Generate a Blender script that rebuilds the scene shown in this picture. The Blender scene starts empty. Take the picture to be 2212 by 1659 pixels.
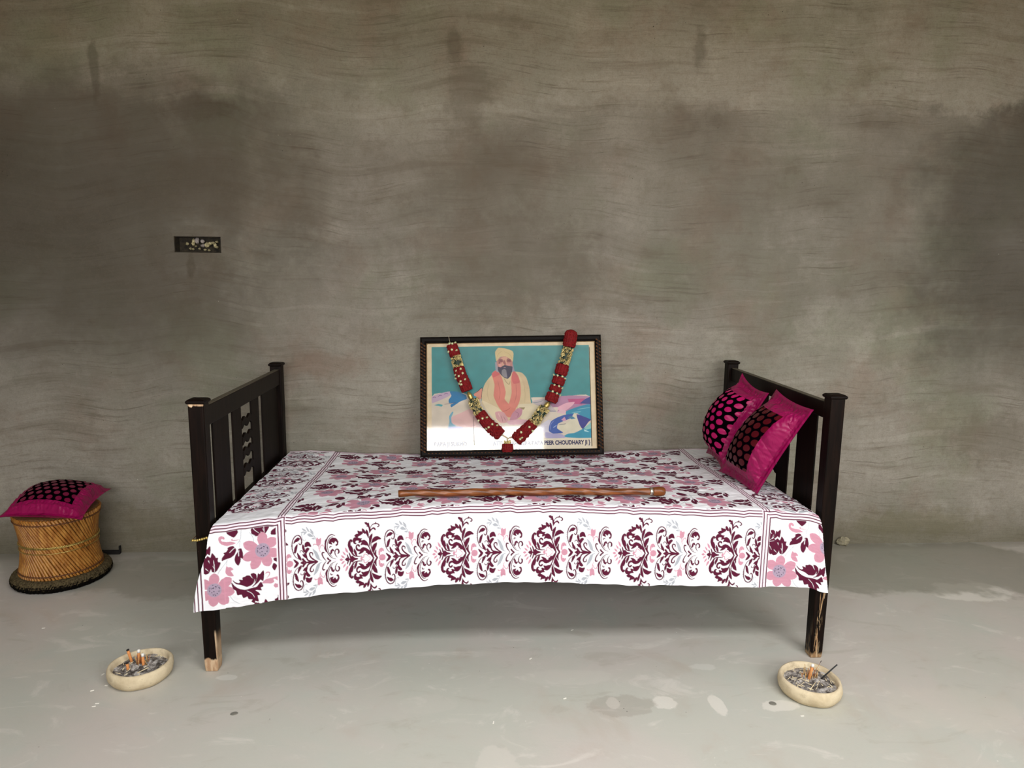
# Shrine room: a dark wooden bed with a printed sheet against a bare cement wall.
# World units are metres: the back wall is the plane y = 0, the floor is z = 0.
import bpy, bmesh, math, random
import numpy as np
from mathutils import Vector, Matrix

random.seed(7)
rng = np.random.default_rng(7)
PI = math.pi
scene = bpy.context.scene
COL = scene.collection
X = lambda c: tuple(((v / 255) / 12.92 if v / 255 <= .04045 else ((v / 255 + .055) / 1.055) ** 2.4) for v in c)   # sRGB 0-255 -> linear


# ------------------------------------------------------------------ objects
def tag(o, label=None, cat=None, group=None, kind=None):
    for k, v in (('label', label), ('category', cat), ('group', group), ('kind', kind)):
        if v:
            o[k] = v
    return o


def empty(name, loc, label, cat, group=None):
    o = bpy.data.objects.new(name, None)
    o.empty_display_size = .05
    COL.objects.link(o)
    o.location = loc
    return tag(o, label, cat, group)


def link(name, me, mat=None, parent=None, smooth=False):
    o = bpy.data.objects.new(name, me)
    COL.objects.link(o)
    if mat is not None:
        for m in (mat if isinstance(mat, (list, tuple)) else [mat]):
            me.materials.append(m)
    if parent is not None:
        o.parent = parent                      # vertices are given in the parent's space
    if smooth:
        me.polygons.foreach_set('use_smooth', [True] * len(me.polygons))
    return o


class MB:
    """collects faces, then builds ONE mesh object"""

    def __init__(self):
        self.v, self.f, self.mi = [], [], []
        self.cur = 0

    def add(self, vs, fs):
        b = len(self.v)
        self.v += [tuple(p) for p in vs]
        for f in fs:
            self.f.append(tuple(b + i for i in f))
            self.mi.append(self.cur)

    def box(self, x0, x1, y0, y1, z0, z1):
        vs = [(x, y, z) for z in (z0, z1) for y in (y0, y1) for x in (x0, x1)]
        self.add(vs, [(0, 2, 3, 1), (4, 5, 7, 6), (0, 1, 5, 4), (2, 6, 7, 3), (0, 4, 6, 2), (1, 3, 7, 5)])

    def rings(self, rings, cap=True):
        """rings: list of equal-length point loops"""
        n = len(rings[0])
        vs = [p for r in rings for p in r]
        fs = []
        for i in range(len(rings) - 1):
            for j in range(n):
                a, b = i * n + j, i * n + (j + 1) % n
                fs.append((a, b, b + n, a + n))
        if cap:
            fs.append(tuple(range(n - 1, -1, -1)))
            fs.append(tuple((len(rings) - 1) * n + j for j in range(n)))
        self.add(vs, fs)

    def tube(self, pts, rad, seg=10, cap=True, flat=1.0, radfun=None):
        pts = [Vector(p) for p in pts]
        if not hasattr(rad, '__len__'):
            rad = [rad] * len(pts)
        up = None
        rings = []
        for i, p in enumerate(pts):
            t = (pts[min(i + 1, len(pts) - 1)] - pts[max(i - 1, 0)]).normalized()
            if up is None:
                up = t.orthogonal().normalized() if abs(t.z) > .9 else t.cross(Vector((0, 0, 1))).normalized()
            up = (up - t * up.dot(t)).normalized()
            w = t.cross(up)
            r = []
            for j in range(seg):
                a = 2 * PI * j / seg
                k = rad[i] * (radfun(i, j) if radfun else 1)
                r.append(p + up * (math.cos(a) * k) + w * (math.sin(a) * k * flat))
            rings.append(r)
        self.rings(rings, cap)

    def lathe(self, prof, c=(0, 0, 0), seg=48, fun=None):
        rings = []
        for i, (r, z) in enumerate(prof):
            ring = []
            for j in range(seg):
                a = 2 * PI * j / seg
                k = fun(a, i) if fun else 1
                ring.append((c[0] + r * k * math.cos(a), c[1] + r * k * math.sin(a), c[2] + z))
            rings.append(ring)
        self.rings(rings, False)

    def torus(self, R, r, c=(0, 0, 0), seg=64, sec=12, fun=None, axis='z'):
        vs, fs = [], []
        for i in range(seg):
            a = 2 * PI * i / seg
            for j in range(sec):
                b = 2 * PI * j / sec
                k = fun(a, b) if fun else 1
                d = R + r * k * math.cos(b)
                vs.append((c[0] + d * math.cos(a), c[1] + d * math.sin(a), c[2] + r * k * math.sin(b)))
        for i in range(seg):
            for j in range(sec):
                p, q = i * sec + j, i * sec + (j + 1) % sec
                p2, q2 = ((i + 1) % seg) * sec + j, ((i + 1) % seg) * sec + (j + 1) % sec
                fs.append((p, p2, q2, q))
        self.add(vs, fs)

    def ball(self, c, r, seg=10, rings=7, jit=0):
        vs, fs = [], []
        r = r if hasattr(r, '__len__') else (r, r, r)
        for i in range(rings + 1):
            th = PI * i / rings
            for j in range(seg):
                ph = 2 * PI * j / seg
                k = 1 + random.uniform(-jit, jit)
                vs.append((c[0] + k * r[0] * math.sin(th) * math.cos(ph), c[1] + k * r[1] * math.sin(th) * math.sin(ph), c[2] + k * r[2] * math.cos(th)))
        for i in range(rings):
            for j in range(seg):
                a, b = i * seg + j, i * seg + (j + 1) % seg
                fs.append((a, a + seg, b + seg, b))
        self.add(vs, fs)

    def build(self, name, mat, parent=None, smooth=False, bevel=0, bseg=2):
        me = bpy.data.meshes.new(name)
        me.from_pydata(self.v, [], self.f)
        if len(set(self.mi)) > 1:
            me.polygons.foreach_set('material_index', self.mi)
        bm = bmesh.new()
        bm.from_mesh(me)
        bmesh.ops.remove_doubles(bm, verts=bm.verts, dist=1e-6)
        bmesh.ops.recalc_face_normals(bm, faces=bm.faces)
        bm.to_mesh(me)
        bm.free()
        o = link(name, me, mat, parent, smooth)
        if bevel:
            md = o.modifiers.new('edge', 'BEVEL')
            md.width, md.segments, md.limit_method = bevel, bseg, 'ANGLE'
        return o


def grid_mesh(name, P, mat, parent=None, col=None, mask=None, smooth=True):
    """P: (rows, cols, 3) array -> quad mesh, with an optional per-vertex colour"""
    R, C = P.shape[:2]
    idx = np.arange(R * C).reshape(R, C)
    q = np.stack([idx[:-1, :-1], idx[:-1, 1:], idx[1:, 1:], idx[1:, :-1]], -1).reshape(-1, 4)
    if mask is not None:
        q = q[mask.reshape(-1)]
    used = np.unique(q)
    remap = np.full(R * C, -1)
    remap[used] = np.arange(len(used))
    q = remap[q]
    V = P.reshape(-1, 3)[used]
    me = bpy.data.meshes.new(name)
    me.vertices.add(len(V))
    me.vertices.foreach_set('co', V.astype(np.float32).ravel())
    me.loops.add(q.size)
    me.loops.foreach_set('vertex_index', q.astype(np.int32).ravel())
    me.polygons.add(len(q))
    me.polygons.foreach_set('loop_start', np.arange(0, q.size, 4, dtype=np.int32))
    me.polygons.foreach_set('use_smooth', np.full(len(q), smooth))
    me.update(calc_edges=True)
    if col is not None:
        c = col.reshape(-1, col.shape[-1])[used]
        if c.shape[1] == 3:
            c = np.concatenate([c, np.ones((len(c), 1))], 1)
        a = me.color_attributes.new('Col', 'FLOAT_COLOR', 'POINT')
        a.data.foreach_set('color', c.astype(np.float32).ravel())
    return link(name, me, mat, parent)


def dup(src, loc=None, rot=None, parent=None):
    o = src.copy()
    COL.objects.link(o)
    o.parent = parent
    if loc is not None:
        o.location = loc
    if rot is not None:
        o.rotation_euler = rot
    return o


# ------------------------------------------------------------------ node helpers
class NT:
    def __init__(self, name):
        self.m = bpy.data.materials.new(name)
        self.m.use_nodes = True
        self.t = self.m.node_tree
        self.b = self.t.nodes['Principled BSDF']

    def n(self, typ, **kw):
        nd = self.t.nodes.new(typ)
        for k, v in kw.items():
            setattr(nd, k, v)
        return nd

    def put(self, sock, v):
        if isinstance(v, bpy.types.NodeSocket):
            self.t.links.new(v, sock)
        elif v is not None:
            sock.default_value = v if not (hasattr(v, '__len__') and len(v) == 3 and sock.type == 'RGBA') else (*v, 1)

    def pos(self, obj=False):
        return self.n('ShaderNodeTexCoord').outputs['Object'] if obj else self.n('ShaderNodeNewGeometry').outputs['Position']

    def sep(self, v):
        s = self.n('ShaderNodeSeparateXYZ')
        self.put(s.inputs[0], v)
        return s.outputs

    def math(self, op, a, b=None, c=None, clamp=False):
        m = self.n('ShaderNodeMath', operation=op, use_clamp=clamp)
        for i, v in enumerate((a, b, c)):
            if v is not None:
                self.put(m.inputs[i], v)
        return m.outputs[0]

    def mapping(self, v, scale=(1, 1, 1), loc=(0, 0, 0), rot=(0, 0, 0)):
        m = self.n('ShaderNodeMapping')
        self.put(m.inputs['Vector'], v)
        m.inputs['Scale'].default_value = scale
        m.inputs['Location'].default_value = loc
        m.inputs['Rotation'].default_value = rot
        return m.outputs[0]

    def noise(self, v, scale, detail=4, rough=.55, dist=0):
        m = self.n('ShaderNodeTexNoise')
        self.put(m.inputs['Vector'], v)
        m.inputs['Scale'].default_value = scale
        m.inputs['Detail'].default_value = detail
        m.inputs['Roughness'].default_value = rough
        m.inputs['Distortion'].default_value = dist
        return m.outputs[0]

    def vor(self, v, scale, rand=1.0):
        m = self.n('ShaderNodeTexVoronoi')
        self.put(m.inputs['Vector'], v)
        m.inputs['Scale'].default_value = scale
        m.inputs['Randomness'].default_value = rand
        return m.outputs['Distance']

    def rng(self, v, a, b, c=0., d=1., smooth=True):
        m = self.n('ShaderNodeMapRange', interpolation_type='SMOOTHSTEP' if smooth else 'LINEAR')
        self.put(m.inputs['Value'], v)
        for i, k in ((1, a), (2, b), (3, c), (4, d)):
            self.put(m.inputs[i], k)
        return m.outputs[0]

    def mix(self, f, a, b, mode='MIX'):
        m = self.n('ShaderNodeMix', data_type='RGBA', blend_type=mode)
        self.put(m.inputs[0], f)
        self.put(m.inputs[6], a)
        self.put(m.inputs[7], b)
        return m.outputs[2]

    def bump(self, h, strength=.3, dist=.01, normal=None):
        m = self.n('ShaderNodeBump')
        m.inputs['Strength'].default_value = strength
        m.inputs['Distance'].default_value = dist
        self.put(m.inputs['Height'], h)
        if normal is not None:
            self.put(m.inputs['Normal'], normal)
        return m.outputs[0]

    def done(self, color=None, rough=.6, normal=None, metal=0, spec=.5, **kw):
        self.put(self.b.inputs['Base Color'], color)
        self.put(self.b.inputs['Roughness'], rough)
        self.put(self.b.inputs['Metallic'], metal)
        self.put(self.b.inputs['Specular IOR Level'], spec)
        if normal is not None:
            self.put(self.b.inputs['Normal'], normal)
        for k, v in kw.items():
            self.put(self.b.inputs[k], v)
        return self.m


def simple(name, c, rough=.6, metal=0, var=.25, scale=40, spec=.5, bump=0):
    g = NT(name)
    p = g.pos(True)
    nz = g.noise(p, scale)
    c = X(c)
    col = g.mix(g.rng(nz, .3, .7), tuple(v * (1 - var) for v in c), tuple(min(1, v * (1 + var)) for v in c))
    return g.done(col, rough, g.bump(nz, bump, .004) if bump else None, metal, spec)


def cloth_mat(name, rough=.85, grain=900, strength=.15, sheen=0., spec=.3):
    g = NT(name)
    a = g.n('ShaderNodeAttribute', attribute_name='Col')
    p = g.pos()
    h = g.noise(p, grain, 2)
    h2 = g.noise(p, 60, 3)
    hh = g.math('ADD', g.math('MULTIPLY', h, .25), h2)
    kw = {'Sheen Weight': sheen} if sheen else {}
    return g.done(a.outputs['Color'], rough, g.bump(hh, strength, .004), spec=spec, **kw)

# ------------------------------------------------------------------ materials of the room
def mat_wall():
    g = NT('cement_plaster')
    P = g.pos()
    x, y, z = g.sep(P)

    def nz(scale, detail=5, rough=.6, loc=(0, 0, 0), sc=(1, 1, 1), src=None, dist=0):
        return g.noise(g.mapping(P if src is None else src, scale=sc, loc=loc), scale, detail, rough, dist)

    def over(col, m, amt, c):
        return g.mix(g.math('MULTIPLY', m, amt), col, X(c))
    # long flat arcs left by the trowel
    bend = g.math('SUBTRACT', nz(.9, 2, .5, (2, 0, 4), (1, 1, .6)), .5)
    bend2 = g.math('SUBTRACT', nz(2.6, 2, .5, (6, 0, 1)), .5)
    cz = g.n('ShaderNodeCombineXYZ')
    g.put(cz.inputs[0], x)
    g.put(cz.inputs[2], g.math('ADD', z, g.math('ADD', g.math('MULTIPLY', bend, .34), g.math('MULTIPLY', bend2, .045))))
    Q = cz.outputs[0]
    st0 = nz(1.2, 5, .6, (9, 0, 2), (1.1, 1, 15), Q)
    st1 = nz(1.5, 6, .68, (0, 0, 0), (2.2, 1, 60), Q)
    st2 = nz(1.3, 5, .7, (3, 0, 9), (5, 1, 184), Q)
    big, big2, grn = nz(1.3, 6, .62), nz(2.7, 6, .65, (7, 3, 1)), nz(1.9, 5, .6, (1, 9, 5))
    blotch = nz(5.5, 6, .68, (3, 1, 8), (1, 1, 1.3))
    col = g.mix(g.rng(big, .36, .64), X((142, 138, 124)), X((158, 151, 139)))
    col = over(col, g.rng(big2, .48, .68), .5, (142, 123, 108))
    col = over(col, g.rng(big2, .46, .30), .4, (181, 174, 163))
    col = over(col, g.rng(grn, .5, .66), .42, (131, 137, 111))
    col = over(col, g.rng(blotch, .52, .68), .38, (118, 106, 90))
    col = over(col, g.rng(blotch, .46, .32), .25, (188, 181, 167))
    col = over(col, g.rng(st0, .53, .68), .4, (113, 102, 87))
    col = over(col, g.rng(st0, .46, .34), .22, (192, 185, 172))
    zone = g.rng(nz(2.0, 4, .6, (4, 2, 2), (1, 1, 1.8)), .40, .66)
    col = over(col, g.math('MULTIPLY', g.rng(st1, .53, .66), g.rng(zone, 0, 1, .35, 1)), .55, (95, 84, 70))
    col = over(col, g.math('MULTIPLY', g.rng(st2, .60, .70), zone), .75, (58, 51, 42))
    # damp patches with ragged outlines: a band across the right half, others at the left and right ends
    rag = g.math('SUBTRACT', nz(3.2, 6, .68, (2, 2, 2)), .5)
    rag2 = g.math('SUBTRACT', nz(9, 5, .7, (5, 1, 2)), .5)
    rg = g.math('ADD', g.math('MULTIPLY', rag, .30), g.math('MULTIPLY', rag2, .10))
    ed = g.math('ADD', 1.925, g.math('ADD', g.math('MULTIPLY', rg, .9), g.math('MULTIPLY', g.math('MAXIMUM', g.math('SUBTRACT', x, 1.3), 0), .06)))
    below = g.rng(g.math('SUBTRACT', ed, z), -.01, .05)
    # the second coat, darker and damp, ends in that ragged edge at the top and thins out downwards
    fade = g.rng(g.math('ADD', z, g.math('MULTIPLY', rg, 1.6)), .72, 1.25)
    amt = g.math('ADD', .40, g.math('MULTIPLY', g.math('SUBTRACT', nz(1.6, 4, .6, (3, 7, 2)), .5), 1.1), clamp=True)
    soft = g.rng(g.math('SUBTRACT', ed, z), -.02, g.rng(x, -.3, .4, .35, .07))
    col = over(col, g.math('MULTIPLY', g.math('MULTIPLY', soft, fade), amt), 1.0, (74, 65, 53))
    rx = g.math('ADD', x, g.math('ADD', g.math('MULTIPLY', rag, 1.0), g.math('MULTIPLY', rag2, .3)))
    rz = g.math('MULTIPLY', below, g.rng(g.math('ADD', z, rg), .45, 1.15))
    col = over(col, g.math('MULTIPLY', g.rng(rx, 1.6, 2.15), rz), .62, (56, 51, 43))
    lx = g.math('ADD', x, g.math('ADD', g.math('MULTIPLY', rag, 1.6), g.math('MULTIPLY', rag2, .4)))
    lz = g.math('MULTIPLY', g.rng(g.math('ADD', z, rg), 2.05, 1.85), g.rng(g.math('ADD', z, rg), .45, 1.05))
    col = over(col, g.math('MULTIPLY', g.rng(lx, -.55, -1.35), lz), .62, (64, 56, 45))

    # separate stains: (x, z, half width, half height)
    def blot(col, cx, cz_, w, h, amt, c, seed):
        nn = g.math('MULTIPLY', g.math('SUBTRACT', nz(11, 5, .7, (seed, 0, seed)), .5), 2.2)
        dx = g.math('DIVIDE', g.math('SUBTRACT', x, cx), w)
        dz = g.math('DIVIDE', g.math('SUBTRACT', z, cz_), h)
        d = g.math('SQRT', g.math('ADD', g.math('MULTIPLY', dx, dx), g.math('MULTIPLY', dz, dz)))
        return g.mix(g.math('MULTIPLY', g.rng(g.math('ADD', d, nn), 1.15, .45), amt), col, X(c))
    for s in ((-.135, 1.93, .11, .15, .42, (97, 88, 75), 1), (-.20, 2.10, .04, .09, .5, (90, 81, 68), 2),
              (-1.60, 1.99, .02, .12, .45, (78, 71, 57), 3), (-1.275, 1.23, .018, .06, .6, (76, 67, 54), 4),
              (-1.22, 1.85, .17, .06, .45, (76, 66, 54), 5), (.80, 2.13, .03, .09, .4, (82, 76, 63), 6),
              (-.75, .83, .2, .06, .4, (122, 97, 81), 7), (2.25, .5, .25, .14, .45, (102, 93, 79), 8),
              (1.9, .1, .4, .08, .5, (118, 111, 84), 9), (-1.6, .12, .45, .11, .45, (122, 115, 90), 10), (.0, 1.25, .5, .28, .34, (86, 75, 62), 11), (-.05, 1.62, .35, .2, .3, (95, 84, 70), 12), (-1.0, 1.55, .5, .22, .28, (95, 84, 70), 13)):
        col = blot(col, *s)
    foot = g.rng(g.math('ADD', z, g.math('MULTIPLY', rg, .6)), .17, .02)
    col = over(col, foot, .5, (113, 108, 85))
    pit = g.math('MULTIPLY', g.rng(g.vor(P, 34), .075, .03), g.rng(nz(4, 2, .5, (8, 1, 3)), .54, .64))
    col = over(col, pit, .8, (52, 43, 36))
    wht = g.math('MULTIPLY', g.rng(g.vor(g.mapping(P, loc=(3, 3, 3)), 19), .045, .02), g.rng(nz(3, 2, .5, (2, 6, 3)), .58, .66))
    col = over(col, wht, .7, (232, 226, 209))
    fine = g.noise(P, 150, 4, .75)
    mid_ = g.noise(P, 45, 5, .75)
    col = g.mix(g.rng(mid_, .45, .75, 0, .35), col, X((104, 95, 81)))
    col = g.mix(g.rng(fine, .4, .75, 0, .3), col, X((104, 96, 82)))
    hgt = g.math('ADD', g.math('ADD', g.math('MULTIPLY', st1, .6), g.math('MULTIPLY', st2, .6)), g.math('ADD', g.math('MULTIPLY', fine, .25), g.math('MULTIPLY', mid_, .3)))
    hgt = g.math('SUBTRACT', hgt, g.math('MULTIPLY', pit, .8))
    return g.done(col, .88, g.bump(hgt, .5, .006), spec=.2)


def mat_floor():
    g = NT('cement_floor')
    P = g.pos()
    x, y, z = g.sep(P)
    a = g.noise(P, 1.3, 6, .6, .4)
    b = g.noise(g.mapping(P, loc=(4, 4, 0)), 3.1, 6, .62, .6)
    c = g.noise(g.mapping(P, scale=(1, 2.2, 1), rot=(0, 0, .5), loc=(1, 8, 0)), 4.5, 6, .65, 1.0)
    col = g.mix(g.rng(a, .36, .64), X((190, 190, 179)), X((199, 191, 183)))
    col = g.mix(g.math('MULTIPLY', g.rng(b, .52, .7), .5), col, X((186, 190, 180)))
    col = g.mix(g.math('MULTIPLY', g.rng(b, .46, .3), .4), col, X((184, 170, 156)))
    col = g.mix(g.math('MULTIPLY', g.rng(c, .56, .70), .5), col, X((222, 216, 207)))
    col = g.mix(g.math('MULTIPLY', g.rng(c, .44, .30), .35), col, X((166, 160, 146)))

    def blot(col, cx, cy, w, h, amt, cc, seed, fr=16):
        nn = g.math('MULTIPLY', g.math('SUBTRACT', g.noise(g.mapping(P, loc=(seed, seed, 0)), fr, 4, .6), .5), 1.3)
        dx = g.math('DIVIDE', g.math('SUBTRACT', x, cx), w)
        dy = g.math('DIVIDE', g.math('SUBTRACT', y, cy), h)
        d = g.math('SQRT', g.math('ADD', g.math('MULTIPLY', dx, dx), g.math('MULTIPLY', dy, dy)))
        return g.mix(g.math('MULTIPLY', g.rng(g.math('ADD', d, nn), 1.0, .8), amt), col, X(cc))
    pale = (226, 221, 211)
    for s in ((1.83, -.50, .17, .09, .75, pale, 1, 9), (.276, -1.152, .022, .03, .7, pale, 2), (.425, -1.158, .035, .035, .65, pale, 3),
              (.574, -1.175, .022, .05, .65, pale, 4), (.755, -1.185, .06, .03, .55, pale, 5), (.30, -1.17, .10, .06, .35, (150, 140, 128), 6),
              (.16, -1.02, .14, .05, .35, (206, 202, 192), 7, 9), (-.25, -1.14, .10, .05, .35, (200, 196, 186), 8, 9),
              (-.06, -1.40, .06, .08, .4, (216, 210, 200), 9), (1.75, -.25, .75, .30, .6, (128, 126, 110), 10, 4), (-1.3, -.25, .5, .2, .45, (138, 134, 118), 15, 5), (.9, -.15, .5, .12, .5, (120, 118, 104), 16, 5),  # dark back-wall blots: damp dirt, plus the floor's light falloff put into colour
              (1.25, -1.22, .2, .12, .3, (205, 198, 186), 11, 7), (-.865, -.98, .03, .015, .5, (222, 220, 212), 12),
              (.6, -.98, .05, .02, .4, (220, 218, 210), 13, 20), (-1.6, -.9, .2, .06, .3, (200, 194, 182), 14, 8)):
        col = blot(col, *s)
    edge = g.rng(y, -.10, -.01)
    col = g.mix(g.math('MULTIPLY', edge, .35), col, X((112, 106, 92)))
    spk = g.math('MULTIPLY', g.rng(g.vor(P, 17), .035, .018), g.rng(g.noise(g.mapping(P, loc=(8, 1, 3)), 3, 2), .5, .56))
    col = g.mix(g.math('MULTIPLY', spk, .85), col, X((60, 52, 44)))
    wsp = g.math('MULTIPLY', g.rng(g.vor(g.mapping(P, loc=(5, 2, 0)), 15), .04, .015), g.rng(g.noise(g.mapping(P, loc=(3, 7, 3)), 3, 2), .52, .58))
    col = g.mix(g.math('MULTIPLY', wsp, .8), col, X((232, 228, 220)))
    scr = g.noise(g.mapping(P, scale=(3, 55, 1), rot=(0, 0, -.35), loc=(2, 1, 0)), 2.2, 4, .6)
    col = g.mix(g.math('MULTIPLY', g.rng(scr, .68, .75), .35), col, X((218, 212, 202)))
    fine = g.noise(P, 120, 3, .7)
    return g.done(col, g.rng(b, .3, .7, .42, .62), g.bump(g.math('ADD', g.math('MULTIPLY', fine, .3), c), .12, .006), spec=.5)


def mat_wood(name, chips=None):
    """dark brown-black varnish; chips adds the places where it is worn to pale wood"""
    g = NT(name)
    P = g.pos(True)
    x, y, z = g.sep(P)
    gr = g.noise(g.mapping(P, scale=(30, 30, 2.2)), 3, 5, .6, .4)
    col = g.mix(g.rng(gr, .3, .7), X((9, 5, 3)), X((24, 13, 8)))
    fl = g.math('MULTIPLY', g.rng(g.vor(P, 55), .06, .02), g.rng(g.noise(P, 9, 2), .56, .64))
    col = g.mix(g.math('MULTIPLY', fl, .6), col, X((120, 105, 88)))
    rough = .5
    n1 = g.noise(g.mapping(P, scale=(60, 60, 8)), 1.6, 5, .65)
    if chips == 'foot':
        m = g.rng(g.math('ADD', z, g.math('MULTIPLY', g.math('SUBTRACT', n1, .5), .035)), .046, .040)
        top = g.math('MULTIPLY', g.rng(g.math('ADD', z, g.math('MULTIPLY', g.math('SUBTRACT', n1, .5), .02)), .824, .828), g.rng(y, -.018, -.022))
        scr = g.math('MULTIPLY', g.rng(g.math('ABSOLUTE', g.math('SUBTRACT', g.math('ADD', x, g.math('MULTIPLY', z, .03)), .0215)), .0035, .0015), g.rng(z, .14, .12))
        m = g.math('MAXIMUM', g.math('MAXIMUM', m, top), g.math('MULTIPLY', scr, .8))
        wc = g.mix(g.rng(n1, .4, .6), X((176, 140, 108)), X((205, 178, 146)))
    elif chips == 'streak':
        s = g.noise(g.mapping(P, scale=(55, 55, 5.5), loc=(.3, .2, 2)), 1.5, 5, .65, .3)
        xx = g.math('ADD', x, g.math('MULTIPLY', z, -.04))
        lane = g.math('MULTIPLY', g.rng(g.math('ABSOLUTE', g.math('ADD', xx, .009)), .018, .004), g.rng(z, .30, .2))
        lane = g.math('MAXIMUM', lane, g.rng(z, .065, .0))
        m = g.math('MULTIPLY', g.rng(s, .52, .60), g.math('MULTIPLY', lane, 1.1), clamp=True)
        low = g.rng(g.math('ADD', z, g.math('MULTIPLY', g.math('SUBTRACT', n1, .5), .05)), .022, .008)
        m = g.math('MAXIMUM', m, g.math('MULTIPLY', low, .8))
        wc = g.mix(g.rng(n1, .4, .6), X((160, 124, 88)), X((196, 170, 134)))
    else:
        m = None
    if chips == 'dust':
        nrm = g.sep(g.n('ShaderNodeNewGeometry').outputs['Normal'])[2]
        m, wc = g.math('MULTIPLY', g.rng(nrm, .6, .9), g.rng(n1, .2, .7, .25, .55)), X((130, 122, 104))
    if m is not None:
        col = g.mix(m, col, wc)
        rough = g.rng(m, 0, 1, .42, .8)
    return g.done(col, rough, g.bump(gr, .12, .002), spec=.10)


def mat_glass():
    g = NT('picture_glass')
    g.t.nodes.remove(g.b)
    out = g.t.nodes['Material Output']
    tr = g.n('ShaderNodeBsdfTransparent')
    gl = g.n('ShaderNodeBsdfGlossy')
    gl.inputs['Roughness'].default_value = .05
    fr = g.n('ShaderNodeFresnel')
    fr.inputs['IOR'].default_value = 1.5
    g.put(gl.inputs['Normal'], g.bump(g.noise(g.pos(True), 9, 2), .02, .004))
    mx = g.n('ShaderNodeMixShader')
    g.put(mx.inputs[0], fr.outputs[0])
    g.put(mx.inputs[1], tr.outputs[0])
    g.put(mx.inputs[2], gl.outputs[0])
    g.put(out.inputs[0], mx.outputs[0])
    return g.m


def mat_cane():
    g = NT('cane')
    P = g.pos(True)
    a = g.noise(g.mapping(P, scale=(40, 40, 14)), 1.4, 4, .6)
    b = g.noise(P, 26, 3)
    col = g.mix(g.rng(a, .3, .7), X((146, 88, 30)), X((190, 134, 62)))
    col = g.mix(g.math('MULTIPLY', g.rng(b, .6, .72), .5), col, X((92, 50, 18)))
    return g.done(col, .42, g.bump(a, .15, .002))


def mat_clay():
    g = NT('clay')
    P = g.pos(True)
    a = g.noise(P, 22, 5, .6)
    b = g.noise(P, 70, 4, .6)
    col = g.mix(g.rng(a, .3, .7), X((196, 178, 146)), X((222, 206, 174)))
    col = g.mix(g.math('MULTIPLY', g.rng(a, .58, .74), .5), col, X((150, 130, 100)))
    pit = g.rng(g.vor(P, 60), .10, .04)
    col = g.mix(g.math('MULTIPLY', pit, .35), col, X((110, 94, 74)))
    return g.done(col, .9, g.bump(g.math('ADD', a, g.math('MULTIPLY', b, .4)), .35, .004), spec=.2)


def mat_ash():
    g = NT('ash')
    P = g.pos(True)
    a = g.noise(P, 55, 5, .7)
    b = g.noise(g.mapping(P, loc=(1, 2, 3)), 24, 3)
    col = g.mix(g.rng(a, .35, .65), X((92, 84, 78)), X((205, 200, 194)))
    col = g.mix(g.math('MULTIPLY', g.rng(b, .5, .64), .8), col, X((46, 38, 34)))
    return g.done(col, .95, g.bump(a, .6, .004), spec=.1)


def mat_stick():
    g = NT('stick_wood')
    P = g.pos(True)
    x, y, z = g.sep(P)
    tw = g.n('ShaderNodeTexWave', wave_type='BANDS', bands_direction='DIAGONAL')
    g.put(tw.inputs['Vector'], g.mapping(P, scale=(1, 3, 3)))
    tw.inputs['Scale'].default_value = 9
    tw.inputs['Distortion'].default_value = 4
    tw.inputs['Detail'].default_value = 3
    a = g.noise(g.mapping(P, scale=(4, 60, 60)), 2, 4)
    col = g.mix(g.rng(a, .3, .7), X((96, 50, 20)), X((142, 82, 38)))
    col = g.mix(g.math('MULTIPLY', g.rng(tw.outputs['Fac'], .55, .95), .45), col, X((66, 34, 15)))
    return g.done(col, .36, g.bump(tw.outputs['Fac'], .35, .003))


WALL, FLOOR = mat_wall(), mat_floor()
WOOD, WOOD_FOOT, WOOD_STREAK = mat_wood('dark_wood'), mat_wood('dark_wood_worn_foot', 'foot'), mat_wood('dark_wood_scraped', 'streak')
WOOD_DUSTY = mat_wood('dark_wood_dusty', 'dust')
GLASS, CANE, CLAY, ASH, STICK = mat_glass(), mat_cane(), mat_clay(), mat_ash(), mat_stick()
PLAIN = simple('room_plaster', (150, 143, 130), .9, 0, .15, 6, .2)
OUTER = simple('limewashed_wall', (226, 222, 212), .9, 0, .06, 4, .2)
EARTH = simple('yard_earth', (196, 184, 160), .95, 0, .12, 3, .1)
GOLD = simple('gold_foil', (196, 170, 98), .34, .75, .35, 120)
TINSEL = simple('gold_ribbon', (206, 186, 126), .38, .45, .5, 220)
SILVER = simple('silver_band', (205, 196, 180), .25, .9, .1, 60)
RED = simple('red_ribbon', (112, 4, 9), .75, 0, .3, 160, .3)
GREEN = simple('dark_green_ribbon', (16, 40, 20), .6, 0, .4, 100)
SEQUIN = simple('pale_sequin', (206, 212, 160), .45, .1, .15, 60)
THREAD = simple('pale_thread', (200, 182, 150), .7, 0, .2, 90)
DARKTHREAD = simple('dark_thread', (44, 38, 34), .7, 0, .3, 90)
CREAMMAT = simple('cream_mount', (222, 200, 164), .7, 0, .08, 30)
LIP = simple('gilt_lip', (170, 132, 72), .45, .35, .25, 90)
BEADS = simple('carved_beading', (104, 68, 40), .42, .25, .6, 160, .5, .2)
FRAMEWOOD = simple('black_frame_wood', (14, 8, 5), .55, 0, .5, 120, .12)
CARVED = simple('carved_brown_frame', (30, 15, 9), .45, .1, .6, 160, .4, .2)
INK = simple('caption_ink', (62, 60, 92), .8, 0, .1, 40, .2)


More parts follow.
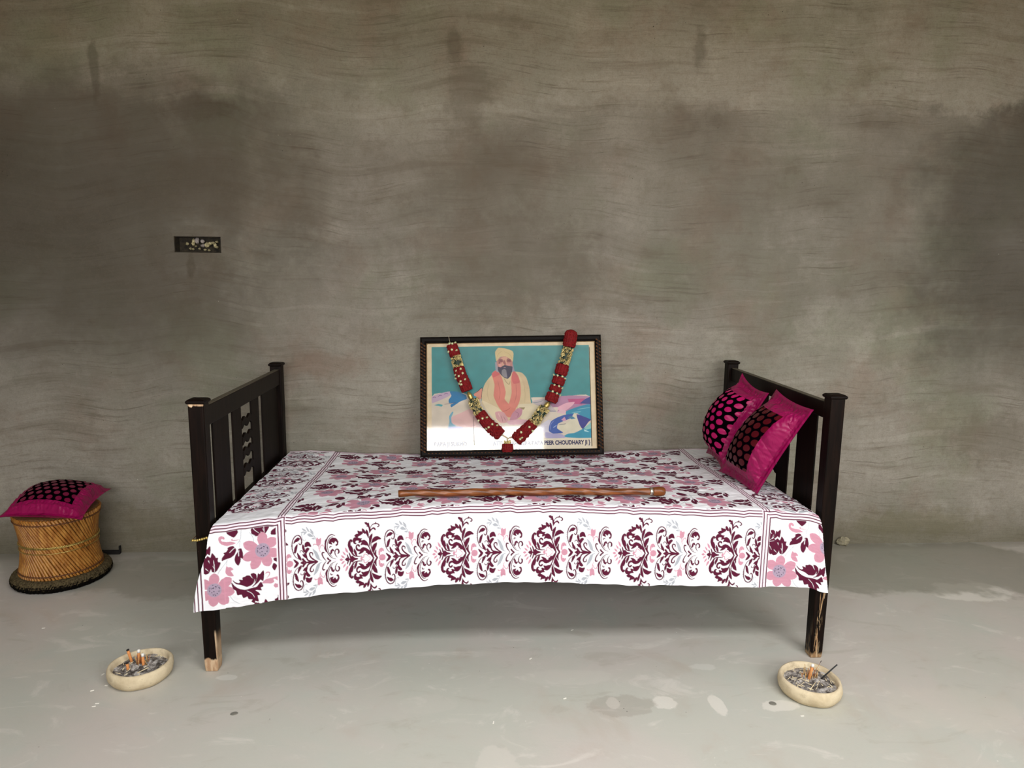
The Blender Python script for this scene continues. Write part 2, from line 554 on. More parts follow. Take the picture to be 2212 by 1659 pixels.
def mat_fuzz():
    g = NT('dusty_black_fuzz')
    P = g.pos(True)
    a = g.noise(P, 130, 4, .7)
    nrm = g.sep(g.n('ShaderNodeNewGeometry').outputs['Normal'])[2]
    m = g.math('MULTIPLY', g.rng(g.math('ADD', nrm, g.math('MULTIPLY', g.math('SUBTRACT', a, .5), 1.2)), -.05, .5), .9)
    col = g.mix(m, X((12, 10, 8)), g.mix(g.rng(a, .35, .65), X((66, 56, 40)), X((104, 92, 66))))
    return g.done(col, .95, g.bump(a, .5, .004), spec=.05)


FUZZ = mat_fuzz()
TWINE = simple('brown_twine', (98, 58, 26), .8, 0, .35, 200)
SEAT = simple('woven_seat', (120, 84, 44), .8, 0, .3, 120)
PAPER = simple('cigarette_paper', (238, 234, 226), .8, 0, .05, 90)
FILTER = simple('orange_filter', (226, 150, 88), .75, 0, .12, 300)
BURNT = simple('burnt_tip', (40, 36, 34), .9, 0, .4, 300)
INCENSE = simple('incense_paste', (46, 46, 46), .85, 0, .25, 300)
BAMBOO = simple('bamboo_splint', (196, 158, 100), .7, 0, .3, 300)
BAMBOO_RED = simple('reddish_splint', (168, 104, 60), .7, 0, .35, 300)
STRAW = simple('pale_straw', (222, 206, 170), .75, 0, .2, 200)
RUST = simple('rusty_metal', (44, 36, 22), .8, .2, .6, 60)
LUMP = simple('plaster_lump', (170, 158, 120), .9, 0, .3, 90)
LUMP_GREY = simple('grey_plaster_lump', (140, 130, 124), .9, 0, .2, 60)
DISC = simple('dull_grey_disc', (138, 136, 126), .55, .3, .15, 90)
SHADOWSTRIP = simple('shadow_strip', (22, 20, 17), .8, 0, .3, 60)
SCRAP = simple('white_scrap', (240, 236, 226), .8, 0, .05, 60)
CLOTH = cloth_mat('printed_cotton', .88, 900, .18)
PRINTMAT = cloth_mat('photo_print', .55, 1500, .0)


def satin(name, c, rough=.33):
    g = NT(name)
    P = g.pos()
    w = g.noise(g.mapping(P, scale=(1, 1, .8)), 8, 2, .5, 1.3)
    w3 = g.noise(g.mapping(P, loc=(2, 3, 1)), 22, 2, .5, 1.2)
    rid = g.math('ABSOLUTE', g.math('SUBTRACT', w, .5))
    h = g.math('ADD', g.math('MULTIPLY', rid, 1.6), g.math('MULTIPLY', w3, .35))
    wv = g.noise(P, 600, 2)
    col = g.mix(g.rng(wv, .3, .7), tuple(v * .9 for v in X(c)), X(c))
    return g.done(col, rough, g.bump(h, .6, .022), spec=.35)


SATIN = satin('magenta_satin', (146, 5, 76), .40)


def velvet():
    g = NT('dotted_velvet')
    a = g.n('ShaderNodeAttribute', attribute_name='Col')
    h = g.noise(g.pos(), 500, 2)
    return g.done(a.outputs['Color'], g.math('SUBTRACT', .85, g.math('MULTIPLY', a.outputs['Alpha'], .5)), g.bump(h, .15, .002), spec=g.math('MULTIPLY', a.outputs['Alpha'], .3))


VELVET = velvet()

# ------------------------------------------------------------------ the room
HX0, HX1, HZ0, HZ1 = -1.337, -1.151, 1.284, 1.3485        # hole for the switch box
XL, XR, YF, ZC = -3.4, 3.6, -3.35, 2.62                    # room extents


def structure(name, boxes, mat):
    m = MB()
    for b in boxes:
        m.box(*b)
    return tag(m.build(name, mat), kind='structure')


structure('wall_back', [(XL - .15, HX0, 0, .18, 0, ZC), (HX1, XR + .15, 0, .18, 0, ZC), (HX0, HX1, 0, .18, 0, HZ0), (HX0, HX1, 0, .18, HZ1, ZC), (HX0, HX1, .06, .18, HZ0, HZ1)], WALL)
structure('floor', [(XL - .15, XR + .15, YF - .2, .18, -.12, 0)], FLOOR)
ADDED_ROOF_GAP = (-.9, 2.2, -3.25, -2.5)                            # unseen opening added to the roof slab to light the floor and sheet
structure('ceiling', [(XL - .15, ADDED_ROOF_GAP[0], YF - .2, .18, ZC, ZC + .14), (ADDED_ROOF_GAP[1], XR + .15, YF - .2, .18, ZC, ZC + .14), (ADDED_ROOF_GAP[0], ADDED_ROOF_GAP[1], YF - .2, ADDED_ROOF_GAP[2], ZC, ZC + .14), (ADDED_ROOF_GAP[0], ADDED_ROOF_GAP[1], ADDED_ROOF_GAP[3], .18, ZC, ZC + .14)], PLAIN)
structure('wall_left', [(XL - .15, XL, YF, 0, 0, ZC)], PLAIN)
structure('wall_right', [(XR, XR + .15, YF, 0, 0, ZC)], PLAIN)
# two openings in the unseen front wall, set and sized for their light
DA = (-1.75, .13, 1.0, 1.63)                             # opening read off the glass glare, shaped as a low window for light
DB = (.95, 2.5, 1.0, 1.85)                               # unseen window added for light from the right
structure('wall_front', [(XL, XR, YF - .18, YF, 0, DA[2]), (XL, DA[0], YF - .18, YF, DA[2], ZC), (DA[0], DA[1], YF - .18, YF, DA[3], ZC), (DA[1], DB[0], YF - .18, YF, DA[2], ZC), (DB[1], XR, YF - .18, YF, DA[2], ZC), (DB[0], DB[1], YF - .18, YF, DB[3], ZC)], PLAIN)
structure('ground', [(-14, 14, -14, YF - .2, -.16, -.03), (XR + .15, 14, YF - .2, 6, -.16, -.03), (-14, XL - .15, YF - .2, 6, -.16, -.03)], EARTH)

# ------------------------------------------------------------------ the bed
bed = empty('bed', (0, -.5, 0), 'dark brown wooden single bed with slatted ends, standing along the grey back wall', 'bed')
BO = Vector((0, -.5, 0))


def post(x, y, h, mat):
    """square leg that runs up to a flat cap; its own origin is at the foot"""
    s = .0225
    m = MB()
    m.rings([[(-s * k, -s * k, z), (s * k, -s * k, z), (s * k, s * k, z), (-s * k, s * k, z)] for z, k in ((0, .82), (.02, .9), (.3, .97), (h, 1))])
    o = m.build('post', mat, bed, bevel=.004)
    o.location = Vector((x, y, 0)) - BO
    c = MB()
    a = .0272
    prof = [(.9, h - .002), (1, h + .002), (1, h + .007), (.8, h + .011), (.3, h + .013)]
    c.rings([[(-a * k, -a * k, z), (a * k, -a * k, z), (a * k, a * k, z), (-a * k, a * k, z)] for k, z in prof])
    cp = c.build('post_cap', WOOD, o, bevel=.002)
    return o


YN, YB = -.928, -.092
for px, py, hh, mt in ((-.9195, YN, .8335, WOOD_FOOT), (-.9225, YB, .8335, WOOD), (.981, YN + .002, .849, WOOD_STREAK), (.976, YB + .004, .849, WOOD)):
    post(px, py, hh, mt)


def part(name, box, bev=.003, mat=None):
    m = MB()
    x0, x1, y0, y1, z0, z1 = box
    m.box(x0, x1, y0 + .5, y1 + .5, z0, z1)
    return m.build(name, mat or WOOD, bed, bevel=bev)


def wavy(x0, x1, y0, y1, zc, hh):
    """short cross bar with a stepped wave cut in both edges"""
    m = MB()
    k = 13
    up, lo = [], []
    prof = [0, 0, .5, 1, 1, .5, 0, 0, .5, 1, 1, .5, 0]
    for i in range(k):
        y = y0 + (y1 - y0) * i / (k - 1) + .5
        d = (prof[i] - .5) * .011
        up.append((y, zc + hh / 2 + d))
        lo.append((y, zc - hh / 2 + d))
    loop = up + lo[::-1]
    m.rings([[(x0, y, z) for y, z in loop], [(x1, y, z) for y, z in loop]])
    return m.build('wavy_bar', WOOD, bed, bevel=.0015, bseg=1)


for side, xc, zt, zb in ((-1, -.917, .8195, .757), (1, .9775, .832, .779)):
    a, b = (xc - .012, xc + .012)
    part('top_rail', (a, b, YN + .02, YB - .02, zb, zt), .004, WOOD_DUSTY)
    part('bottom_rail', (a, b, YN + .02, YB - .02, .345, .449), .004)
    t0, t1 = xc - .003, xc + .003
    spans = [(-.841, -.7005), (-.664, -.577), (-.4675, -.378), (-.3365, -.13)]
    if side > 0:
        spans = [(-.841, -.7145), (-.661, -.5775), (-.4675, -.378), (-.334, -.2)]
    for y0, y1 in spans:
        part('slat', (t0, t1, y0, y1, .44, zb + .006), .002)
    for zc in (.6945, .6365, .5865, .528):
        wavy(t0 - .001, t1 + .001, -.5785, -.466, zc, .029)
part('side_rail', (-.90, .96, -.945, -.92, .33, .435), .003)
part('side_rail', (-.90, .96, -.105, -.08, .33, .435), .003)
part('deck', (-.885, .945, -.918, -.108, .40, .438), .012)

# ------------------------------------------------------------------ drawing tools for woven and printed patterns
class Raster:
    """palette-index picture of a flat piece of cloth or paper, coordinates in mm"""

    def __init__(self, x0, x1, y0, y1, res):
        self.x0, self.y0, self.res = x0, y0, res
        self.w, self.h = int(round((x1 - x0) / res)), int(round((y1 - y0) / res))
        self.a = np.zeros((self.h, self.w), np.uint8)

    def poly(self, pts, c, clip=None):
        p = np.asarray(pts, float)
        u = (p[:, 0] - self.x0) / self.res - .5
        v = (p[:, 1] - self.y0) / self.res - .5
        i0, i1 = max(0, int(math.floor(u.min()))), min(self.w - 1, int(math.ceil(u.max())))
        j0, j1 = max(0, int(math.floor(v.min()))), min(self.h - 1, int(math.ceil(v.max())))
        if i1 < i0 or j1 < j0:
            return
        gx = np.arange(i0, i1 + 1)[None, :]
        gy = np.arange(j0, j1 + 1)
        ins = np.zeros((j1 - j0 + 1, i1 - i0 + 1), bool)
        for k in range(len(u)):
            ua, va, ub, vb = u[k - 1], v[k - 1], u[k], v[k]
            if va == vb:
                continue
            r = (gy >= min(va, vb)) & (gy < max(va, vb))
            if r.any():
                xi = ua + (gy[r] - va) * (ub - ua) / (vb - va)
                ins[r] ^= gx < xi[:, None]
        if clip is not None:
            cx0, cx1, cy0, cy1 = clip
            X_ = self.x0 + (gx + .5) * self.res
            Y_ = (self.y0 + (gy + .5) * self.res)[:, None]
            ins &= (X_ > cx0) & (X_ < cx1) & (Y_ > cy0) & (Y_ < cy1)
        self.a[j0:j1 + 1, i0:i1 + 1][ins] = c


def spline(pts, n=6):
    p = [pts[0]] + list(pts) + [pts[-1]]
    out = []
    for i in range(1, len(p) - 2):
        a, b, c, d = (np.array(q, float) for q in p[i - 1:i + 3])
        for k in range(n):
            t = k / n
            out.append(.5 * (2 * b + (c - a) * t + (2 * a - 5 * b + 4 * c - d) * t * t + (3 * b - a - 3 * c + d) * t ** 3))
    out.append(np.array(p[-2], float))
    return np.array(out)


def rounded(pts, n=3):
    """closed outline eased through its points"""
    m = len(pts)
    out = []
    for i in range(m):
        a, b, c, d = (np.array(pts[(i + k) % m], float) for k in (-1, 0, 1, 2))
        for k in range(n):
            t = k / n
            tens = .55
            m1, m2 = (c - a) * .5 * tens, (d - b) * .5 * tens
            out.append((2 * t ** 3 - 3 * t * t + 1) * b + (t ** 3 - 2 * t * t + t) * m1 + (-2 * t ** 3 + 3 * t * t) * c + (t ** 3 - t * t) * m2)
    return np.array(out)


def grow(p, d):
    """push a closed outline outwards by d"""
    t = np.roll(p, -1, 0) - np.roll(p, 1, 0)
    t /= np.maximum(np.linalg.norm(t, axis=1, keepdims=True), 1e-9)
    area = np.sum(p[:, 0] * np.roll(p[:, 1], -1) - np.roll(p[:, 0], -1) * p[:, 1])
    n = np.stack([t[:, 1], -t[:, 0]], 1) * (1 if area > 0 else -1)
    return p + n * d


def strokepoly(pts, w0, w1=None, ends=.35):
    s = spline(pts)
    n = len(s)
    d = np.gradient(s, axis=0)
    d /= np.maximum(np.linalg.norm(d, axis=1, keepdims=True), 1e-9)
    nrm = np.stack([-d[:, 1], d[:, 0]], 1)
    t = np.linspace(0, 1, n)
    w1 = w0 if w1 is None else w1
    w = w0 + (w1 - w0) * t
    w = w * (ends + (1 - ends) * np.minimum(1, np.minimum(t, 1 - t) * 5))
    return np.concatenate([s + nrm * w[:, None] / 2, (s - nrm * w[:, None] / 2)[::-1]])


def circle(c, r, n=16, ry=None):
    ry = r if ry is None else ry
    return [(c[0] + r * math.cos(2 * PI * k / n), c[1] + ry * math.sin(2 * PI * k / n)) for k in range(n)]


def P_(s):
    a = [float(v) for v in s.split()]
    return list(zip(a[::2], a[1::2]))


MAR, PNK, GRY, LIL, DOT, BLUSH = 1, 2, 3, 4, 5, 6
# one repeat of the damask border, drawn in its own units (.1555 mm) about its mirror axis; shape, colour, mirrored?
U = .1555
MOTIF = []


def mp(c, s, ox=850, oy=1015, mirror=True):
    MOTIF.append((c, grow(rounded([(x - ox, y - oy) for x, y in P_(s)]), 6 if c == MAR else 3), mirror))


def ms(c, s, w0, w1=None, ox=850, oy=1015, mirror=True):
    MOTIF.append((c, strokepoly([(x - ox, y - oy) for x, y in P_(s)], w0 * 1.9, (w0 if w1 is None else w1) * 1.75, .5), mirror))


# the large palmette
mp(MAR, '850 1015 800 925 755 850 700 805 650 790 610 805 585 830 545 825 522 790 525 758 545 745 560 765 578 770 576 742 550 724 520 735 500 775 510 830 545 860 590 862 575 890 552 917 592 912 640 885 662 852 700 868 692 895 722 905 735 935 775 937 800 965 832 1014')
mp(MAR, '765 800 740 720 710 670 670 643 632 650 620 690 598 742 640 730 690 745 732 752 755 790')
ms(MAR, '838 985 800 900 770 820 745 760', 16, 10)
mp(MAR, '503 716 470 702 450 650 460 605 490 580 515 580 483 545 520 515 556 510 545 448 580 467 627 475 642 510 600 540 537 575 570 605 622 610 602 640 627 665 590 688 558 692 570 650 530 640 500 652 490 690 512 702')
mp(MAR, '635 412 665 430 690 470 691 517 650 490 632 450')
mp(MAR, '711 428 740 470 753 540 751 602 725 545 705 497')
ms(MAR, '772 500 778 440 788 395', 12, 10)
mp(MAR, '770 470 785 400 768 345 760 288 750 312 720 284 684 290 700 322 745 345 714 357 756 378')
ms(MAR, '785 405 810 350 850 318 900 310 940 328 955 356 935 380 915 374', 9, 15)
mp(MAR, '860 318 882 300 896 278 892 318')
mp(MAR, '778 480 800 420 850 385 884 415 885 444 850 410 815 425')
mp(MAR, '768 770 763 650 770 570 826 508 815 592 790 682')
mp(MAR, '805 702 830 620 870 580 920 574 960 600 986 634 930 640 880 666 832 690')
mp(MAR, '822 852 820 780 850 730 906 703 896 772 870 832 838 905')
mp(MAR, '868 975 855 920 890 843 885 910 890 960 920 1013 898 1013')
ms(MAR, '918 1013 868 960 822 870 800 770 803 690', 15, 9)
mp(MAR, '440 927 380 830 354 740 365 668 400 622 432 630 439 657 424 676 414 652 400 692 402 772 422 842 458 920')
mp(MAR, '415 742 440 800 451 872 420 842 409 800')
mp(MAR, '470 808 510 880 521 955 485 922 467 870')
ms(MAR, '425 905 470 948 540 966 622 964', 17, 8)
mp(MAR, '294 1015 330 983 362 1012 362 1015')
ms(MAR, '365 1012 348 965 328 910', 17, 11)
ms(MAR, '405 1010 392 950 368 880', 20, 12)
ms(MAR, '330 1013 430 1013', 14, 14)
mp(MAR, '400 1015 428 950 470 990 545 1014')
ms(PNK, '590 1012 604 985 648 990 658 936 695 930 785 1012', 10, 9)
mp(PNK, '586 1015 608 990 628 1000 622 1015')
mp(PNK, '188 1015 222 990 256 1015')
mp(PNK, '218 922 262 945 284 988 240 972')
mp(PNK, '250 848 290 885 306 934 268 905')
mp(PNK, '294 772 340 825 352 888 312 855')
mp(PNK, '936 962 938 880 960 830 1000 818 1040 868 1030 892 1005 880 992 902 968 890 958 962')
mp(PNK, '945 1015 962 968 1005 950 1048 968 1064 1015')
# the smaller scroll group
K = dict(ox=-23, oy=1000)
mp(MAR, '203 917 260 958 298 1003 260 1062 204 1092 230 1040 250 1003 226 965', mirror=False, **K)
ms(MAR, '345 945 250 880 200 770 184 640 200 530 240 465 292 448 342 480 368 560 355 630 328 636 312 606', 9, 16, **K)
mp(MAR, '213 595 240 530 290 495 338 520 300 562 250 572', **K)
mp(MAR, '220 784 235 680 287 623 270 722 245 792', **K)
mp(MAR, '275 788 300 830 342 900 347 955 290 890', **K)
mp(MAR, '386 636 410 690 426 795 395 770 374 690', **K)
mp(MAR, '423 684 430 620 470 588 512 600 542 684 490 670 450 688', **K)
mp(MAR, '428 802 440 730 480 708 507 730 470 782 445 830 462 905 418 850', **K)
ms(MAR, '334 800 335 765 366 758 402 810 432 880', 8, 9, **K)
mp(MAR, '373 835 420 850 452 914 398 880', **K)
mp(MAR, '333 1003 372 973 408 1003', **K)
ms(MAR, '368 912 400 962 440 998', 24, 20, **K)
ms(MAR, '420 1000 520 998 600 998', 16, 26, **K)
ms(MAR, '662 998 590 955 532 900 508 840 528 804 566 820 564 868', 17, 13, **K)
ms(MAR, '440 870 475 955 560 985 640 998', 16, 16, **K)
mp(GRY, '570 722 640 790 682 880 700 958 745 985 690 972 640 932 610 850', **K)
ms(GRY, '690 690 650 560 600 455 535 385 465 375', 8, 6, **K)
mp(GRY, '460 288 502 330 522 384 480 352', **K)
mp(GRY, '378 318 432 340 464 382 408 360', **K)
mp(GRY, '535 316 592 380 594 436 550 382', **K)
mp(GRY, '478 440 530 418 594 474 520 482', **K)
mp(GRY, '555 520 602 498 618 532', **K)
ms(GRY, '372 400 376 480 396 550 430 566 442 535', 7, 6, **K)
mp(GRY, '410 452 430 400 472 388 440 432', **K)
mp(GRY, '356 400 400 384 436 392 396 412', **K)
mp(PNK, '650 652 644 560 660 506 690 542 737 528 726 640 700 664', **K)
ms(PNK, '700 664 690 730 718 815', 8, 6, **K)
ms(PNK, '588 664 600 632 650 648 684 692', 10, 8, **K)
ms(PNK, '772 716 770 672 730 680 702 745', 10, 8, **K)
ms(MAR, '1002 492 940 464 880 500 838 580 818 680 830 780 870 870 925 942 1000 972', 13, 9, **K)
ms(MAR, '960 502 900 535 862 620 850 720 880 840 945 935', 10, 7, **K)
ms(MAR, '836 560 818 600 808 700 800 742 828 820', 14, 14, **K)
mp(MAR, '880 642 900 570 950 530 1012 550 1052 620 1046 684 1020 704 1003 686 1030 668 1030 630 1000 600 972 642 950 620 922 612 940 664 900 652', **K)
mp(MAR, '898 874 914 790 950 764 972 810 940 800 930 842', **K)
ms(MAR, '892 740 905 705 935 715', 12, 8, **K)
ms(MAR, '1030 945 992 880 990 810 1022 775 1056 800 1060 850 1036 868', 9, 20, **K)
ms(MAR, '820 998 770 930 746 860 758 822 792 832', 9, 20, **K)
ms(MAR, '838 932 866 975 912 1000', 20, 12, **K)
ms(BLUSH, '930 1000 1000 990 1040 1000', 14, 10, **K)
for dd in range(9):
    ms(GRY, '%d %d %d %d' % (160 - 2 * (dd % 3), 560 + dd * 36, 172 - 2 * (dd % 3), 582 + dd * 36), 5, 5, **K)
for dd in range(4):
    ms(GRY, '%d %d %d %d' % (205 + dd * 28, 450 - dd * 9 + (dd // 3) * 8, 212 + dd * 28, 468 - dd * 9 + (dd // 3) * 8), 5, 5, **K)

# the all-over flower ground: shapes about the flower centre, .165 mm units
UF = .166
FIELD, BLOOMS = [], []


def fp(c, s, ox=400, oy=1190, k=1.0):
    FIELD.append((c, grow(rounded([((x - ox) * k, (y - oy) * k) for x, y in P_(s)]), 5 if c == MAR else 2)))


def fs(c, s, w0, w1=None, ox=400, oy=1190):
    FIELD.append((c, strokepoly([(x - ox, y - oy) for x, y in P_(s)], w0, w1)))


def flower(cx, cy, tips, wd):
    for tx, ty in tips:
        L_ = math.hypot(tx, ty)
        ux, uy = tx / L_, ty / L_
        vx, vy = -uy, ux
        pr = [(.05, .06), (.35, .36), (.6, .52), (.8, .46), (.93, .26), (1.0, .0), (.93, -.26), (.8, -.46), (.6, -.52), (.35, -.36), (.05, -.06)]
        BLOOMS.append((PNK, rounded([(cx + ux * L_ * a + vx * wd * b, cy + uy * L_ * a + vy * wd * b) for a, b in pr])))
    BLOOMS.append((LIL, circle((cx, cy), 128, 20)))
    r_ = random.Random(3)
    for k in range(26):
        a, r = r_.uniform(0, 6.28), 100 * math.sqrt(r_.uniform(.02, 1))
        BLOOMS.append((DOT, circle((cx + r * math.cos(a), cy + r * math.sin(a)), r_.uniform(5, 11), 7)))


F1 = (850, -600)                                    # second flower of the repeat
fs(GRY, '790 450 870 350 890 220 900 120', 9)
fs(GRY, '855 500 862 430 868 370', 8)
fs(GRY, '650 670 600 740 500 860 475 915', 9)
fs(GRY, '632 680 628 740 625 790', 8)
fs(GRY, '1105 430 1090 330 1030 225', 9)
fs(GRY, '1160 340 1060 260', 8)
fs(GRY, '650 1330 720 1440 830 1510', 9)
flower(0, 0, [(12, -312), (300, -172), (342, 92), (218, 286), (-38, 302), (-242, 142), (-244, -190)], 176)
fp(MAR, '165 590 205 558 215 580 240 568 270 590 300 640 320 650 355 740 355 800 335 840 310 872 260 882 225 850 160 800')
fs(7, '192 676 230 745 322 830', 14, 9)
fp(MAR, '335 580 366 592 395 512 436 570 456 612 492 608 480 660 496 690 532 700 510 760 470 822 430 857 380 840 358 750')
fs(7, '412 640 424 750 424 856', 12, 10)
fs(7, '424 800 395 740', 9, 6)
fp(MAR, '560 672 565 620 602 570 583 545 626 532 662 488 654 464 702 443 747 450 786 500 790 540 760 602 700 642 612 656')
fs(7, '680 555 738 505 792 468', 14, 9)
fp(MAR, '768 690 785 620 832 560 836 520 882 513 906 600 906 694 870 670 860 740 825 804 784 760')
fs(7, '835 645 836 580 846 528', 15, 9)
fp(PNK, '792 402 740 416 660 422 590 402 530 352 508 290 520 248 560 234 602 254 612 290 586 297 570 278 550 300 572 332 640 350 712 360')
fs(PNK, '862 350 800 350 745 346 728 326 752 316', 9, 22)
fp(MAR, '640 120 700 78 790 108 837 210 765 292 660 202')
fp(PNK, '620 788 650 816 692 815 737 868 690 880 712 922 737 982 690 982 640 960 598 900')
fp(MAR, '715 1058 760 1105 820 1132 850 1110 828 1068 862 1074 892 1082 890 1038 930 1030 962 1013 1012 1020 1042 1062 1072 1080 1042 1020 1038 990 1080 983 1122 1010 1132 1072 1110 1130 1040 1190 960 1212 900 1180 850 1160 770 1130')
fp(MAR, '1140 1090 1162 998 1190 1020 1252 952 1257 1042 1240 1142 1200 1110 1150 1160 1040 1237 1100 1180')
fp(MAR, '693 1098 740 1170 830 1240 930 1270 1050 1250 1130 1240 1202 1158 1237 1242 1190 1260 1207 1312 1130 1290 1092 1300 1152 1350 1177 1392 1130 1400 1147 1512 1090 1490 1080 1532 1028 1500 1050 1460 980 1442 960 1390 890 1412 860 1340 788 1342 770 1260 720 1212')
fs(7, '722 1112 850 1200 1000 1238 1132 1222', 13, 9)
fs(7, '955 1288 1040 1350 1082 1432', 10, 8)
fs(7, '1010 1225 1080 1160 1100 1090', 9, 6)
# companions of the second flower
for c_, q_ in list(FIELD):
    if c_ in (MAR, 7) and not (q_[:, 1].mean() < -880):
        FIELD.append((c_, q_ * .84 + np.array([F1[0] + 20, F1[1] - 10])))
flower(F1[0], F1[1], [(8, -330), (245, -205), (300, 95), (110, 300), (-190, 320), (-345, 120), (-330, -170)], 172)
C1 = dict(ox=555 - F1[0] * 1.0, oy=715 - F1[1] * 1.0)
fp(PNK, '523 1306 600 1245 700 1236 800 1224 852 1300 850 1362 800 1422 745 1420 723 1380 750 1345 790 1362 802 1310 750 1260 720 1260 732 1310 690 1337 620 1325', **C1)
FIELD.append((PNK, strokepoly([(x - C1['ox'], y - C1['oy']) for x, y in P_('605 1228 652 1180 660 1132 620 1120 590 1142')], 12, 24)))
fp(MAR, '743 880 830 878 872 930 877 992 830 990 800 950 750 920', **C1)
fp(MAR, '740 968 792 1020 750 1104 713 1040', **C1)
fp(MAR, '713 442 720 380 780 330 852 288 832 430 790 442', **C1)
fp(MAR, '640 300 690 240 830 215 760 300', **C1)
fp(MAR, '450 240 530 225 600 235 580 300 520 306', **C1)
fs(7, '520 300 545 230', 10, 8, C1['ox'], C1['oy'])

# ------------------------------------------------------------------ the sheet, laid flat: s runs along the bed, t towards the front hem (mm)
SH = Raster(-985, 1025, -1010, 290, .7)
SL, SR = -700.0, 768.0                               # outer lines of the side stripes
ST = 9.3


def place(shapes, ox, oy, k, a=0., flipy=False, clip=None):
    ca, sa = math.cos(a), math.sin(a)
    for sh in shapes:
        c, pts = sh[0], np.asarray(sh[1]) * k
        for m in ((1, -1) if len(sh) > 2 and sh[2] else (1,)):
            q = pts * (1, m * (-1 if flipy else 1))
            SH.poly(np.stack([ox + q[:, 0] * ca - q[:, 1] * sa, oy + q[:, 0] * sa + q[:, 1] * ca], 1), c, clip)


mid = (SL + 2 * ST + 6, SR - 6, -868, -3)
for layer in (FIELD, BLOOMS):
    for i in range(-4, 5):
        for j in range(-1, 6):
            place(layer, -600 + 275 * i, 25 - 250 * j, UF, clip=mid)
    lc = (-917, SL - 4, 2 * ST + 4, 400)
    rc = (SR + 2 * ST + 4, 1100, 2 * ST + 4, 400)
    for ox, oy in ((0, 0), (275, 0), (0, -250), (-275, 0), (0, 250), (-275, -250), (275, 250)):
        place(layer, -889 + ox, 195 + oy, UF * 1.02, clip=lc)
        place(layer, 830 + ox, 192 + oy, UF * 1.02, clip=rc)
for i, cx in enumerate((-692, -419, -143, 130, 405, 684)):
    place(MOTIF, cx, 146, U, clip=(SL + 2 * ST + 4, SR - 4, 2 * ST + 3, 400))
for ty in (-175, -447, -719):
    place(MOTIF, -808, ty, U, a=-PI / 2, clip=(-985, SL - 5, -1000, -2))
    place(MOTIF, 878, ty + 60, U, a=PI / 2, clip=(SR + 2 * ST + 5, 1100, -1000, -2))
for cx in (-600, -330, -60, 212, 484):
    place(MOTIF, cx, -995, U, flipy=False, clip=(SL + 25, SR - 4, -1010, -900))


def bar(x0, x1, y0, y1, c=MAR):
    SH.poly([(x0, y0), (x1, y0), (x1, y1), (x0, y1)], c)


LW_ = 3.3
bar(SL - 2, SL + 2 * ST + 3, -1010, 290, BLUSH)
bar(SR - 2, SR + 2 * ST + 3, -1010, 290, BLUSH)
bar(-985, 1025, -1, 2 * ST + 3, BLUSH)
bar(-985, 1025, -895, -870, BLUSH)
for k in range(3):
    bar(SL + k * ST, SL + k * ST + LW_, -1010, -2)
    bar(SL + k * ST, SL + k * ST + LW_, (2 - k) * ST, 290)
    bar(SR + k * ST, SR + k * ST + LW_, -1010, 0 if k else -2)
    bar(SR + k * ST, SR + k * ST + LW_, k * ST, 290)
    bar(SL + 2 * ST + 5, SR - 4, k * ST, k * ST + LW_)
    bar(-985, SL + (2 - k) * ST + LW_, k * ST, k * ST + LW_)
    bar(SR + k * ST, 1025, k * ST, k * ST + LW_)
    bar(SL, SR, -893 + k * 8, -893 + k * 8 + LW_)
    bar(-951 + k * 11.5, -951 + k * 11.5 + 3.6, -1010, 290)
PAL = np.array([X(c) for c in ((240, 240, 244), (86, 14, 46), (200, 142, 160), (172, 175, 183), (168, 150, 170), (40, 32, 60), (240, 224, 234), (240, 240, 244))])
SHC = PAL[SH.a]
SHC = (SHC + np.roll(SHC, 1, 0) + np.roll(SHC, 1, 1) + np.roll(np.roll(SHC, 1, 0), 1, 1)) / 4


def sample(s, t):
    u = np.clip((s - SH.x0) / SH.res, 0, SH.w - 1.001)
    v = np.clip((t - SH.y0) / SH.res, 0, SH.h - 1.001)
    i, j = u.astype(int), v.astype(int)
    fu, fv = (u - i)[..., None], (v - j)[..., None]
    return (SHC[j, i] * (1 - fu) + SHC[j, i + 1] * fu) * (1 - fv) + (SHC[j + 1, i] * (1 - fu) + SHC[j + 1, i + 1] * fu) * fv


def sm(x, a, b):
    k = np.clip((x - a) / (b - a), 0, 1)
    return k * k * (3 - 2 * k)


# the same cloth draped over the bed
NS = 1420
s1 = np.linspace(-.975, 1.015, NS)
rows = np.concatenate([np.linspace(-1.0, -.30, 230), np.linspace(-.297, -.03, 100), np.linspace(-.028, 0.0, 18), np.full(190, np.nan)])
tau = np.linspace(1 / 190, 1, 190)
tmax = np.interp(s1, [-1, -.9, -.685, -.42, -.196, .03, .2, .42, .77, .95, 1.01], [.259, .258, .2555, .250, .246, .2405, .2455, .2515, .2475, .236, .235])
tmax = tmax + .0012 * np.sin(s1 * 37) + .0008 * np.sin(s1 * 91 + 1)
T = np.repeat(rows[:, None], NS, 1)
T[-190:] = tau[:, None] * tmax[None, :]
S = np.repeat(s1[None, :], len(rows), 0)
zE = np.interp(s1, [-.98, -.894, -.78, -.675, -.52, -.374, -.2, -.015, .2, .408, .57, .726, .84, .932, .96, 1.02], [.464, .470, .486, .498, .508, .5165, .524, .5285, .5245, .5175, .511, .505, .499, .491, .472, .466])
ker = np.hanning(61); ker /= ker.sum()
zE = np.convolve(np.pad(zE, 30, 'edge'), ker, 'valid')
zF = np.interp(s1, [-1, -.88, -.8, -.7, -.35, 0, .45, .8, .9, 1.02], [.462, .466, .468, .462, .450, .452, .459, .472, .470, .464])
jag_k = np.arange(-1.0, 1.05, .021)
jag = np.interp(s1, jag_k + rng.uniform(-.006, .006, len(jag_k)), rng.uniform(-.0026, .0026, len(jag_k)))
